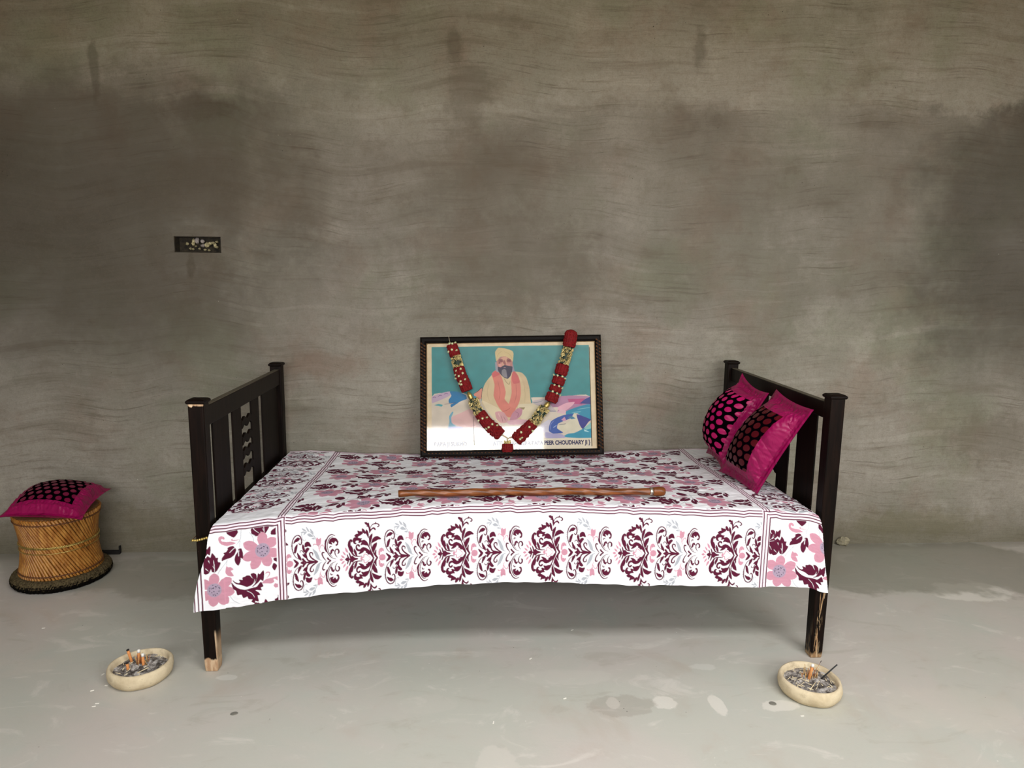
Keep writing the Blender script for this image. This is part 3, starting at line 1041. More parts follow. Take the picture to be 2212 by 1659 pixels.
Yt = -.944 - (T + .012)                                     # depth on the flat top (T negative)
fr = sm(-Yt, .15, .93)
ztop = zF[None] * (1 - fr) + zE[None] * fr
r = .018
te = T + .012
ang = np.clip(te / r, 0, PI / 2)
Y = np.where(te < 0, -.944 - te, -.944 - r * np.sin(ang))
Z = np.where(te < 0, ztop, zE[None] - r * (1 - np.cos(ang)) - np.maximum(0, te - r * PI / 2))
# far side: over the edge and down behind the bed
far = -.878
dn = np.maximum(0, far - T)
Y = np.where(dn > 0, -.944 - (far + .012) + np.minimum(dn, .012), Y)
Z = Z - np.maximum(0, dn - .012)
# left and right ends: tucked down inside the bed ends, and folded back round the posts on the hanging front
fL = np.interp(T, [-.02, 0, .036, .086, .117, .172, .23, .26], [-.887, -.890, -.902, -.909, -.921, -.940, -.952, -.954])
fR = np.interp(T, [-.02, 0, .033, .108, .2, .257], [.946, .948, .957, .968, .985, .995])
Xc = np.clip(S, fL, fR)
e = np.abs(S - Xc)
w = sm(T, -.02, .02)
ez = np.maximum(0, e - .004)
Z = Z - ez * (1 - w)
Y = Y + e * w * 1.0
# small unevenness of a washed cotton sheet
wr = .0016 * np.sin(S * 19 + 3 * np.sin(T * 9)) * np.sin(T * 23 + S * 5) + .0010 * np.sin(S * 53 + T * 31) * np.sin(T * 47 - S * 11)
hang = sm(T, .01, .12)
Z = Z + np.where(te < 0, wr * sm(-T, .0, .1), 0) + jag[None] * sm(T, -.05, 0) * (1 - sm(T, .03, .16)) * (e == 0)
Y = Y - hang * (.004 * np.sin(S * 6.5 + 1) + .0022 * np.sin(S * 17 + 2)) * np.minimum(1, T / .2) - .0016 * np.sin(S * 41) * sm(T, 0, .03) * (1 - sm(T, .08, .2))
Y = np.where(S < -.86, Y - .004 * hang, Y)
fine = rng.normal(0, 1, (len(rows) // 4 + 2, NS // 10 + 2))
gi, gj = np.arange(len(rows)) / 4, np.arange(NS) / 10
a0, b0 = gi.astype(int), gj.astype(int)
fa, fb = (gi - a0)[:, None], (gj - b0)[None]
fine = (fine[a0][:, b0] * (1 - fb) + fine[a0][:, b0 + 1] * fb) * (1 - fa) + (fine[a0 + 1][:, b0] * (1 - fb) + fine[a0 + 1][:, b0 + 1] * fb) * fa
Z = Z + np.where(te < 0, fine * .0006, 0)
Y = Y - np.where(te >= r, fine * .00035, 0)
col = sample(S * 1000, T * 1000)
sheet = grid_mesh('bed_sheet', np.stack([Xc, Y, Z], -1), CLOTH, None, col)
tag(sheet, 'white cotton bed sheet printed with maroon damask and pink flowers, spread over the wooden bed', 'bed sheet')

# ------------------------------------------------------------------ the framed picture, leaning back against the wall
PRINT=[
('p',(52,134,136),[462,4616,7089,4603,7107,192,482,176],0),
('p',(212,197,178),[472,2512,889,2656,1223,2718,1822,2626,2220,2486,2557,2816,2616,2147,4612,2151,4617,2411,5150,2416,5717,2441,6384,2475,7099,2414,7120,687,483,670],0),
('p',(190,165,185),[472,2512,889,2656,1223,2718,1289,2634,1155,2502,621,2276,472,2245],0),
('s',(120,80,130),[506,2472,589,2490,639,2460],2.3),
('s',(120,80,130),[722,2508,806,2557,905,2539],2.3),
('s',(120,80,130),[972,2598,1072,2637,1155,2609],2.3),
('p',(25,115,165),[1223,2718,1556,2697,1888,2558,1926,2390,1653,2288,1285,2050,1253,2167,1393,2231,1187,2228,1171,2368,1288,2534],0),
('p',(70,160,165),[571,2150,754,2198,927,2155,870,2086,721,2121],0),
('s',(70,40,70),[970,2181,1220,2207,1486,2257],1.6),
('p',(215,140,120),[2221,2587,2574,2832,2553,2448,2485,2366,2352,2384],0),
('s',(50,40,60),[2188,2594,2389,2701,2577,2849,2553,2481,2600,2214,2683,2129],2.3),
('p',(60,150,175),[2087,2522,2304,2502,2369,2384,2185,2320,2086,2388],0),
('p',(220,175,170),[1283,1634,1716,1827,2216,2019,2676,1547,2838,1213,1877,1194,1314,1368],0),
('p',(110,165,185),[1183,1669,1317,1866,1367,1832,1276,1634,1298,1402,1512,1233,1148,1205,1199,1436],0),
('p',(165,158,198),[1148,1205,1546,1249,1777,1196,1810,1063,1478,962,1113,990],0),
('p',(226,214,205),[484,1016,1809,997,2274,1155,3137,1209,5027,1181,5249,714,483,670],0),
('s',(170,160,165),[3367,1089,3566,1063,3798,1099],1.6),
('p',(175,125,155),[5214,2275,5750,2441,6384,2475,7099,2414,7113,2047,6538,1972,6068,1746,5703,1785,5791,2000,5408,1989],0),
('p',(180,75,122),[6147,2328,6880,2334,6741,2086,6210,2144],0),
('p',(45,58,132),[6880,2317,7099,2414,7107,2097,6642,2137],0),
('p',(228,170,185),[5741,2001,6077,2162,6444,2197,6273,1993,5935,1781,5738,1884],0),
('p',(222,182,190),[5669,1769,5872,1899,6102,1812,6000,1697],0),
('p',(190,175,175),[4648,2250,5149,2343,5410,2105,5670,1802,5404,1806,4943,2012],0),
('s',(110,110,120),[5305,1841,5670,1822],2),
('s',(110,130,140),[4646,2190,4880,2207,5114,2277],2),
('p',(38,138,168),[6069,1813,6539,1989,7107,2097,7123,1448,6794,1546,6532,1723,6365,1692,6098,1623],0),
('s',(140,195,200),[6301,1759,6534,1776,6700,1787],2),
('s',(140,195,200),[6536,1889,6870,1934,7087,1964],2),
('p',(205,198,208),[4995,1247,5331,1475,5462,1406,5387,944,5121,948],0),
('p',(46,82,158),[5342,1176,5436,1407,5698,1562,6016,1670,6366,1698,6262,1527,6061,1447,5726,1303,5682,1105,5933,919,5518,892,5338,994],0),
('s',(120,130,190),[5389,1043,5420,1274,5563,1438],2.6),
('s',(160,180,210),[5523,1140,5658,1238],2.6),
('p',(215,206,180),[5683,1164,5798,1269,6058,1305,6192,1395,6406,1731,6524,1656,6627,1256,6722,1083,6448,987,6346,870,6181,925,6157,1031,5983,928,5786,1047],0),
('s',(90,95,110),[5741,1253,5924,1273,6057,1298],2.3),
('p',(60,120,150),[6130,1562,6297,1626,6461,1508,6294,1477],0),
('p',(205,150,180),[5862,1467,5997,1581,6077,1430,5960,1399],0),
('p',(46,50,132),[6498,1683,6795,1586,7097,1455,6988,1350,6755,1062,6620,1240],0),
('p',(42,142,168),[5946,787,6147,883,6413,912,6749,1072,7118,1249,7120,693,6078,728],0),
('p',(135,192,186),[6799,1105,7107,1349,7114,1083,6880,1037],0),
('p',(185,225,225),[6798,1055,7027,936,6812,972],0),
('p',(168,160,192),[5188,963,5518,892,5882,854,6011,710,5216,708],0),
('p',(222,209,183),[477,703,7110,693,7110,186,482,172],0),
('p',(212,188,146),[2575,2682,2692,3015,2862,3247,3098,3479,3567,3540,4068,3505,4268,3445,4438,3241,4557,2786,4619,2150,4944,2062,5140,1893,4968,1580,4534,1453,3737,1425,3304,1355,3074,1525,2747,1928,2557,2214],0),
('p',(222,206,172),[4080,2125,4612,2151,5042,2011,5002,1645,4700,1477,4203,1508,4124,1791],0),
('p',(224,205,168),[2565,2314,2817,2210,3213,2005,3394,1836,3111,1806,3174,1540,3304,1355,3074,1525,2747,1928],0),
('p',(205,178,140),[4068,3499,4268,3445,4438,3241,4557,2786,4357,2823,4198,3261],0),
('s',(190,165,128),[4327,2991,4370,2588,4347,2188],2),
('s',(192,166,130),[2859,3013,2788,2612,2884,2276],2),
('p',(213,122,106),[2981,3431,3183,3586,3397,3307,3562,2667,3511,2367,3697,2147,3995,2026,3806,1630,3640,1599,3410,1835,3215,2105,3053,2507,3099,2975],0),
('p',(216,128,112),[3895,3575,4099,3330,4180,2993,4194,2591,4121,2225,3961,1960,3680,2114,3716,2257,3808,2630,3789,3200],0),
('p',(204,92,92),[2981,3431,3183,3586,3331,3409,3163,3327,3046,3278],0),
('p',(203,98,96),[3895,3575,4066,3364,4161,3060,3893,2997,3814,3267],0),
('s',(185,95,85),[3228,3141,3322,2671,3267,2304],2),
('s',(185,95,88),[3993,2996,4003,2527,3914,2194],2),
('s',(186,92,84),[3411,1852,3577,1883,3745,1997],2.6),
('s',(120,95,60),[3496,3238,3594,3069,3709,2983,3755,3134],1.6),
('p',(150,145,155),[3130,3917,3221,3949,3272,3477,3153,3553],0),
('p',(140,135,150),[3813,3907,3892,3805,3941,3534,3827,3485],0),
('p',(186,124,116),[3198,3950,3341,4123,3576,4174,3858,3991,3858,3771,3776,3638,3294,3645,3222,3781],0),
('p',(208,156,132),[3391,4099,3642,4129,3611,3809,3520,3743,3420,3795],0),
('p',(214,150,142),[3270,3847,3404,3862,3402,3727,3285,3729],0),
('p',(205,138,130),[3605,3859,3772,3857,3743,3712,3610,3741],0),
('p',(150,84,88),[3265,3976,3323,4022,3440,4020,3479,3973,3445,3919,3321,3907],0),
('p',(146,80,82),[3607,3977,3674,4031,3781,4015,3821,3961,3766,3914,3646,3923],0),
('s',(104,52,60),[3279,4016,3366,4045,3460,4020],2),
('s',(100,48,54),[3621,4025,3715,4047,3801,4005],2),
('s',(74,34,48),[3325,3965,3379,3974,3432,3960],2.3),
('s',(74,34,48),[3660,3967,3714,3976,3767,3958],2.3),
('p',(150,85,85),[3465,3905,3521,3810,3597,3802,3572,3910,3540,3995,3500,3996],0),
('p',(45,20,30),[3284,3908,3325,3914,3324,3860,3284,3861],0),
('p',(207,182,132),[3136,4339,3191,4444,3279,4530,3547,4506,3847,4400,3912,4270,3874,3933,3775,4043,3576,4160,3341,4137,3185,3957],0),
('s',(188,160,112),[3189,4017,3259,4253,3445,4403],1.6),
('s',(188,160,112),[3859,4041,3744,4246,3512,4368],1.6),
('p',(48,44,70),[3252,3730,3369,3704,3520,3797,3704,3760,3857,3724,3841,3536,3771,3335,3663,3219,3513,3255,3332,3425,3244,3595],0),
('p',(130,124,130),[3417,3582,3518,3635,3594,3573,3625,3371,3637,3253,3480,3299,3399,3435],0),
('s',(180,140,140),[3485,3676,3536,3699,3582,3674],2.3),
('p',(208,154,154),[3104,1807,3278,1857,3476,1801,3645,1526,3604,1394,3371,1351,3167,1533],0),
('s',(160,105,115),[3342,1670,3406,1503,3421,1403],2),
('s',(160,105,115),[3458,1635,3538,1468],2),
('s',(225,180,175),[3243,1771,3308,1604],3.3),
('p',(192,132,148),[3825,1763,4044,1966,4250,1956,4206,1690,4037,1527,3820,1447,3705,1492],0),
('s',(150,95,115),[3942,1827,4074,1759,4038,1593],2),
('p',(150,130,90),[4094,2008,4370,2004,4292,1905],0),
('p',(214,166,176),[3604,1450,4136,1509,4550,1453,4365,1306,3702,1283],0)]

PW, PH = .7601, .5023
P0, P1, P3 = Vector((-.33753, -.13933, .4565)), Vector((.42117, -.18058, .4760)), Vector((-.34303, -.01106, .9421))
pex = (P1 - P0).normalized()
pn = pex.cross((P3 - P0)).normalized()
if pn.y > 0:
    pn = -pn
pey = (-pn).cross(pex).normalized()
if pey.z < 0:
    pey = -pey
PM = Matrix((pex, pey, pn)).transposed().to_4x4()
PM.translation = P0
pic = empty('framed_picture', (0, 0, 0), 'large framed picture of a seated person in cream turban, propped against the wall', 'picture')
pic.matrix_world = PM                                   # local x right, y up, z towards the room
BW, BD = .0265, .022


def frame_bar(p, q, inn):
    """carved bar from p to q; inn is the inward direction. mitred ends, two rows of bead ridges"""
    p, q, inn = Vector(p), Vector(q), Vector(inn)
    d = (q - p).normalized()
    L_ = (q - p).length
    m = MB()
    prof = [(0, -.018), (0, BD * .55), (.003, BD * .9), (.008, BD), (.019, BD), (.023, BD * .8), (BW, BD * .45), (BW, -.006)]
    r = []
    for s0 in (0, 1):
        r.append([tuple((p + d * (w_ if s0 == 0 else L_ - w_)) + inn * w_ + Vector((0, 0, h))) for w_, h in prof])
    m.rings(r)
    m.cur = 1
    n = int(L_ / .0145)
    horizontal = abs(d.x) > .5
    top = horizontal and inn.y < 0
    for i in range(2, n - 1):
        if not horizontal:                                   # twisted beading, two columns, on the upright bars
            for w_, of in ((.0075, 0), (.0185, .5)):
                c = p + d * ((i + of) * L_ / n) + inn * w_ + Vector((0, 0, BD - .0006))
                a, b, hgt = .0062, .0056, .0048
                vs = [c - d * a - inn * b * .4, c - d * a * .2 - inn * b, c + d * a + inn * b * .4, c + d * a * .2 + inn * b, c + Vector((0, 0, hgt))]
                m.add(vs, [(0, 1, 4), (1, 2, 4), (2, 3, 4), (3, 0, 4)])
        elif not top:                                        # row of triangular teeth along the bottom bar
            c = p + d * ((i + .25) * L_ / n) + Vector((0, 0, BD * .35))
            m.add([c - d * .006 + inn * .004, c + d * .006 + inn * .004, c - inn * .007, c + inn * .002 + Vector((0, 0, .009))], [(0, 1, 3), (1, 2, 3), (2, 0, 3), (0, 2, 1)])
            c = p + d * ((i + .5) * L_ / n) + inn * .015 + Vector((0, 0, BD - .0006))
            m.add([c - d * .005, c - inn * .003, c + d * .005, c + inn * .003, c + Vector((0, 0, .003))], [(0, 1, 4), (1, 2, 4), (2, 3, 4), (3, 0, 4)])
    return m.build('frame_bar', [FRAMEWOOD, BEADS], pic)


frame_bar((0, 0, 0), (PW, 0, 0), (0, 1, 0))
frame_bar((PW, 0, 0), (PW, PH, 0), (-1, 0, 0))
frame_bar((PW, PH, 0), (0, PH, 0), (0, -1, 0))
frame_bar((0, PH, 0), (0, 0, 0), (1, 0, 0))
m = MB()
m.box(.006, PW - .006, .006, PH - .006, -.016, -.008)
m.build('backing_board', SEAT, pic)


def window(name, x0, x1, y0, y1, w_, z, mat, rnd):
    """flat border of width w_ round an opening"""
    m = MB()

    def loop(k, zz):
        out = []
        for cx, cy, a0_ in ((x1 - k, y1 - k, 0), (x0 + k, y1 - k, 90), (x0 + k, y0 + k, 180), (x1 - k, y0 + k, 270)):
            for j in range(5):
                a = math.radians(a0_ + j * 22.5)
                rr = rnd
                out.append((cx - (rr if cx > PW / 2 else -rr) + rr * math.cos(a), cy - (rr if cy > PH / 2 else -rr) + rr * math.sin(a), zz))
        return out
    A, B, Cc = loop(0, z - .004), loop(.001, z), loop(w_, z)
    D = loop(w_ + .0012, z - .004)
    m.rings([A, B, Cc, D], False)
    return m.build(name, mat, pic)


window('gilt_lip', .022, PW - .022, .010, PH - .022, .0055, .006, LIP, .004)
window('cream_mount', .027, PW - .027, .0125, PH - .0275, .020, .003, CREAMMAT, .006)
PR = Raster(24, 736, 8, 482, .65)
pcols = [X((222, 200, 164))]
for knd, c, flat, wd in PRINT:
    pts = [(flat[i] / 10, flat[i + 1] / 10) for i in range(0, len(flat), 2)]
    pcols.append(X(c))
    if knd == 'p':
        PR.poly(rounded(pts, 3) if len(pts) > 4 else pts, len(pcols) - 1)
    else:
        PR.poly(strokepoly(pts, wd, wd), len(pcols) - 1)
PRC = np.array(pcols)[PR.a]
PRC = (PRC + np.roll(PRC, 1, 0) + np.roll(PRC, 1, 1) + np.roll(np.roll(PRC, 1, 0), 1, 1)) / 4
PRC = PRC[::2, ::2]
# the faded, blotchy ink of an old enlargement
hh, ww = PRC.shape[:2]
nzs = rng.normal(0, 1, (hh // 12 + 2, ww // 18 + 2))
gi, gj = np.arange(hh) / 12, np.arange(ww) / 18
a0, b0 = gi.astype(int), gj.astype(int)
fa, fb = (gi - a0)[:, None], (gj - b0)[None]
nz = (nzs[a0][:, b0] * (1 - fb) + nzs[a0][:, b0 + 1] * fb) * (1 - fa) + (nzs[a0 + 1][:, b0] * (1 - fb) + nzs[a0 + 1][:, b0 + 1] * fb) * fa
PRC = PRC * (1 + .05 * nz[..., None])
gx = (24 + (np.arange(ww) + .5) * 1.3) / 1000
gy = (8 + (np.arange(hh) + .5) * 1.3) / 1000
inside = ((gx > .0462) & (gx < .7105))[None, :] & ((gy > .0178) & (gy < .4615))[:, None]
GX, GY = np.meshgrid(gx, gy)
grid_mesh('photo_print', np.stack([GX, GY, np.full_like(GX, .0035)], -1), PRINTMAT, pic, PRC, inside[:-1, :-1] & inside[1:, 1:], False)


def caption(txt, x, y, size, width):
    cu = bpy.data.curves.new('caption', 'FONT')
    cu.body, cu.size, cu.offset = txt, size, size * .042
    ob = bpy.data.objects.new('caption', cu)
    COL.objects.link(ob)
    bpy.context.view_layer.update()
    me = bpy.data.meshes.new_from_object(ob.evaluated_get(bpy.context.evaluated_depsgraph_get()))
    bpy.data.objects.remove(ob)
    co = np.zeros(len(me.vertices) * 3)
    me.vertices.foreach_get('co', co)
    co = co.reshape(-1, 3)
    k = width / (co[:, 0].max() - co[:, 0].min())
    co[:, 0] = (co[:, 0] - co[:, 0].min()) * k + x
    co[:, 1] = co[:, 1] + y
    co[:, 2] = .0042
    me.vertices.foreach_set('co', co.ravel())
    o = link('caption', me, INK, pic)
    return o


caption('BABA JI SUKHD', .057, .0445, .0235, .136)
caption('ATTU SHAH DERA BABA PEER CHOUDHARY JI }', .300, .0445, .0235, .405)
caption('LA', .395, .0205, .0185, .021)
m = MB()
m.box(.024, PW - .024, .011, PH - .024, .0068, .0085)
m.build('glass_pane', GLASS, pic)

# ------------------------------------------------------------------ the garland hung over the picture
gar = empty('ribbon_garland', (0, 0, 0), 'red and gold ribbon garland with star sequins, hung over the framed picture', 'garland')
gar.matrix_world = PM


def at(p, h):
    return Vector((p[0] / 1000, p[1] / 1000, h))


def path(pts, h, n=6):
    s = spline(pts, n)
    return [at(p, h) for p in s]


def dense(pts, step):
    out = []
    for a, b in zip(pts[:-1], pts[1:]):
        k = max(1, int((b - a).length / step))
        out += [a.lerp(b, i / k) for i in range(k)]
    return out + [pts[-1]]


def red_roll(pts, rad, h, fringe=0, dome=False):
    pp = dense(path(pts, h), .0018)
    n = len(pp)
    seg = 30
    jit = [[random.uniform(.96, 1.03) for _ in range(seg)] for _ in range(n)]
    rads = [rad * (1 + .02 * ((i // 2) % 2) + .025 * math.sin(i * .9)) * min(1, .86 + .05 * min(i, n - 1 - i)) for i in range(n)]
    if dome:
        for i in range(min(9, n)):
            rads[i] *= math.sqrt(1 - (1 - (i + .6) / 9.6) ** 2)
    if fringe:
        for i in range(n):
            t = i / (n - 1)
            rads[i] *= 1 - .12 * sm(t, .7, 1.0)
            for j in range(seg):
                jit[i][j] *= 1 + fringe * (.5 + .5 * math.sin(j * 2.4 + i * .55)) * sm(t, .1, 1.0)
    m = MB()
    m.tube(pp, rads, seg, True, .72, lambda i, j: jit[i][j] * (1.03 if j % 2 else .96))
    return m.build('red_roll', RED, gar)


def gold_coil(pts, rad, h, loops=40):
    pp = path(pts, h, 8)
    m = MB()
    m.tube(pp, [rad * .78] * len(pp), 14, True, .72)
    core = m.build('green_core', GREEN, gar)
    m = MB()
    Ls = len(pp) - 1
    for k in range(loops):
        t = random.uniform(.02, .98)
        i = min(int(t * Ls), Ls - 1)
        c = pp[i].lerp(pp[i + 1], t * Ls - i)
        d = (pp[i + 1] - pp[i]).normalized()
        sd = Vector((0, 0, 1)).cross(d).normalized()
        a0_ = random.uniform(-.35, PI + .1)
        pts_ = []
        ph = random.uniform(0, 6)
        ln = random.uniform(.5, 1.1)
        for q in range(7):
            a = a0_ + (q / 6 - .5) * ln
            rr = rad * (.9 + .12 * math.sin(q * 2.2 + ph))
            pts_.append(c + sd * (math.cos(a) * rr) + Vector((0, 0, 1)) * (math.sin(a) * rr * .78) + d * (.0045 * math.sin(q * 1.7 + ph)))
        m.tube(pts_, [.0006, .0016, .002, .0021, .002, .0016, .0006], 5, True, .5)
    o = m.build('gold_coil', TINSEL, gar)
    return o


HG = .030
red_roll([(132, 468), (142, 440), (150, 416)], .0225, HG)
gold_coil([(150, 416), (156, 394), (162, 372)], .0225, HG, 46)
red_roll([(162, 371), (170, 340), (181, 316), (198, 271)], .024, HG)
gold_coil([(219, 236), (231, 206), (246, 178)], .023, HG, 50)
red_roll([(247, 180), (262, 158), (284, 131), (336, 85)], .0235, HG - .003, .28)
red_roll([(637, 519), (631, 492), (622, 447)], .0265, HG + .012, 0, True)
gold_coil([(621, 446), (610, 410), (598, 378)], .0235, HG + .002, 64)
red_roll([(597, 376), (591, 352), (584, 332)], .0265, HG)
red_roll([(582, 325), (577, 308), (571, 292)], .026, HG)
red_roll([(568, 288), (564, 275), (559, 262)], .0255, HG)
red_roll([(555, 257), (549, 240), (541, 221)], .0265, HG)
gold_coil([(519, 198), (494, 166), (468, 131)], .0235, HG, 66)
red_roll([(472, 138), (440, 107), (393, 62)], .0235, HG - .003, .28)


def bead(p, q, r_):
    a, b = at(p, HG - .004), at(q, HG - .004)
    m = MB()
    n = 9
    m.tube([a.lerp(b, i / (n - 1)) for i in range(n)], [r_ * k for k in (.35, .7, .75, 1.0, 1.05, .95, 1.1, .9, .4)], 14)
    return m.build('gold_bead', GOLD, gar, True)


bead((200, 268), (217, 232), .0095)
bead((538, 221), (518, 196), .0105)
m = MB()
for off in (-.0017, .0017):
    pts_ = [at((326, 96 + off * 1000), .022), at((345, 84 + off * 1000), .0215), at((358, 76 + off * 1000), .021), at((364, 71), .021), at((370, 76 + off * 1000), .021), at((398, 78 + off * 1000), .023)]
    m.tube(pts_, .0015, 6)
m.tube([at((362, 76), .0212), at((361, 66), .0212), at((361, 54), .0215)], .0028, 7)
m.build('cord', THREAD, gar)
pend = red_roll([(361, 50), (361, 36), (361, 16)], .0225, .028, .10)
pend.name = 'tassel'
gold_coil([(361, 60), (361, 54), (361, 47)], .0135, .026, 26)
m = MB()
m.tube([at((119, 506), .018), at((121, 502), .0245), at((124, 486), .0245), at((130, 468), .028)], .0007, 5)
m.build('hanging_thread', THREAD, gar)
m = MB()
pts_ = [at((222 + .03 * k * k / 10 + random.uniform(-.4, .4), 165 - k * 5.6), .0105 + .001 * (k % 2)) for k in range(22)]
m.tube(pts_, [.0005 if k % 3 else .0009 for k in range(22)], 5)
m.build('loose_thread', DARKTHREAD, gar)


def sequin(px_, py_, hz, tilt):
    m = MB()
    R1_, R2_ = .0068, .0026
    ring = []
    for k in range(12):
        a = PI * k / 6 + random.uniform(0, .5)
        ring.append((k, a))
    a_off = random.uniform(0, 1)
    top = [((R1_ if k % 2 == 0 else R2_) * math.cos(PI * k / 6 + a_off), (R1_ if k % 2 == 0 else R2_) * math.sin(PI * k / 6 + a_off), -.0012 if k % 2 == 0 else 0) for k in range(12)]
    bot = [(x_, y_, z_ - .0008) for x_, y_, z_ in top]
    m.rings([bot, top])
    o = m.build('star_sequin', SEQUIN, gar)
    o.location = (px_ / 1000, py_ / 1000, hz)
    o.rotation_euler = (random.uniform(-.15, .15), tilt, random.uniform(0, 3))
    return o


for sx, sy, off in ((126, 468, -6), (138, 468, 4), (150, 473, 14), (122, 434, -19), (136, 442, -4), (155, 441, 14), (154, 353, -14), (172, 362, 4), (150, 336, -20),
                    (164, 331, -10), (180, 343, 6), (150, 322, -22), (189, 318, 10), (171, 309, -10), (164, 300, -18), (174, 296, -10), (260, 155, 2), (244, 146, -13), (278, 160, 15),
                    (300, 131, 6), (285, 118, -9), (320, 127, 19), (274, 112, -20), (615, 480, -11), (639, 478, 11), (650, 468, 20), (573, 328, -8), (592, 324, 9), (604, 316, 20), (557, 331, -20),
                    (559, 288, -9), (578, 284, 9), (590, 276, 20), (551, 262, -7), (568, 254, 10), (581, 246, 21), (452, 117, -4), (466, 101, 14), (418, 96, -4), (421, 75, 14), (413, 68, 8)):
    k = off / 24
    zz = HG + .0245 * .78 * math.sqrt(max(0.05, 1 - k * k)) + .0006
    sequin(sx, sy, zz, k * .9)

# ------------------------------------------------------------------ walking stick on the bed
wsA, wsB = Vector((-.353, -.880, .5390)), Vector((.486, -.868, .5352))
ws = empty('walking_stick', wsA, 'brown wooden walking stick with a silver band, lying along the front of the bed sheet', 'walking stick')
d_ = (wsB - wsA)
ws.rotation_euler = d_.to_track_quat('X', 'Z').to_euler()
Lw = d_.length


def zbend(t):
    return .0035 * math.sin(PI * t) + .001 * math.sin(t * 21)


n = 90
pts_ = [Vector((Lw * .945 * i / n, .0012 * math.sin(i * .35), zbend(i / n))) for i in range(n + 1)]
m = MB()
m.tube(pts_, [.0105 + .0015 * math.sin(PI * min(1, i / n * 1.1)) + .0006 * math.sin(i * .8) for i in range(n + 1)], 18, True, 1, lambda i, j: 1 + .035 * math.sin(j * 2 * PI / 18 * 2 + i * .42))
m.build('shaft', STICK, ws, True)
m = MB()
x0 = Lw * .938
m.tube([(x0, 0, zbend(.94)), (x0 + .001, 0, zbend(.94)), (x0 + .009, 0, zbend(.95)), (x0 + .010, 0, zbend(.95))], [.0118, .0133, .0133, .0118], 24)
m.build('silver_band', SILVER, ws, True)
m = MB()
m.tube([(x0 + .009, 0, .001), (x0 + .016, .001, .001), (x0 + .030, .001, .0012), (x0 + .044, 0, .001), (x0 + .049, 0, .001)], [.0118, .0135, .0150, .0138, .0105], 20)
m.build('handle_knob', STICK, ws, True)


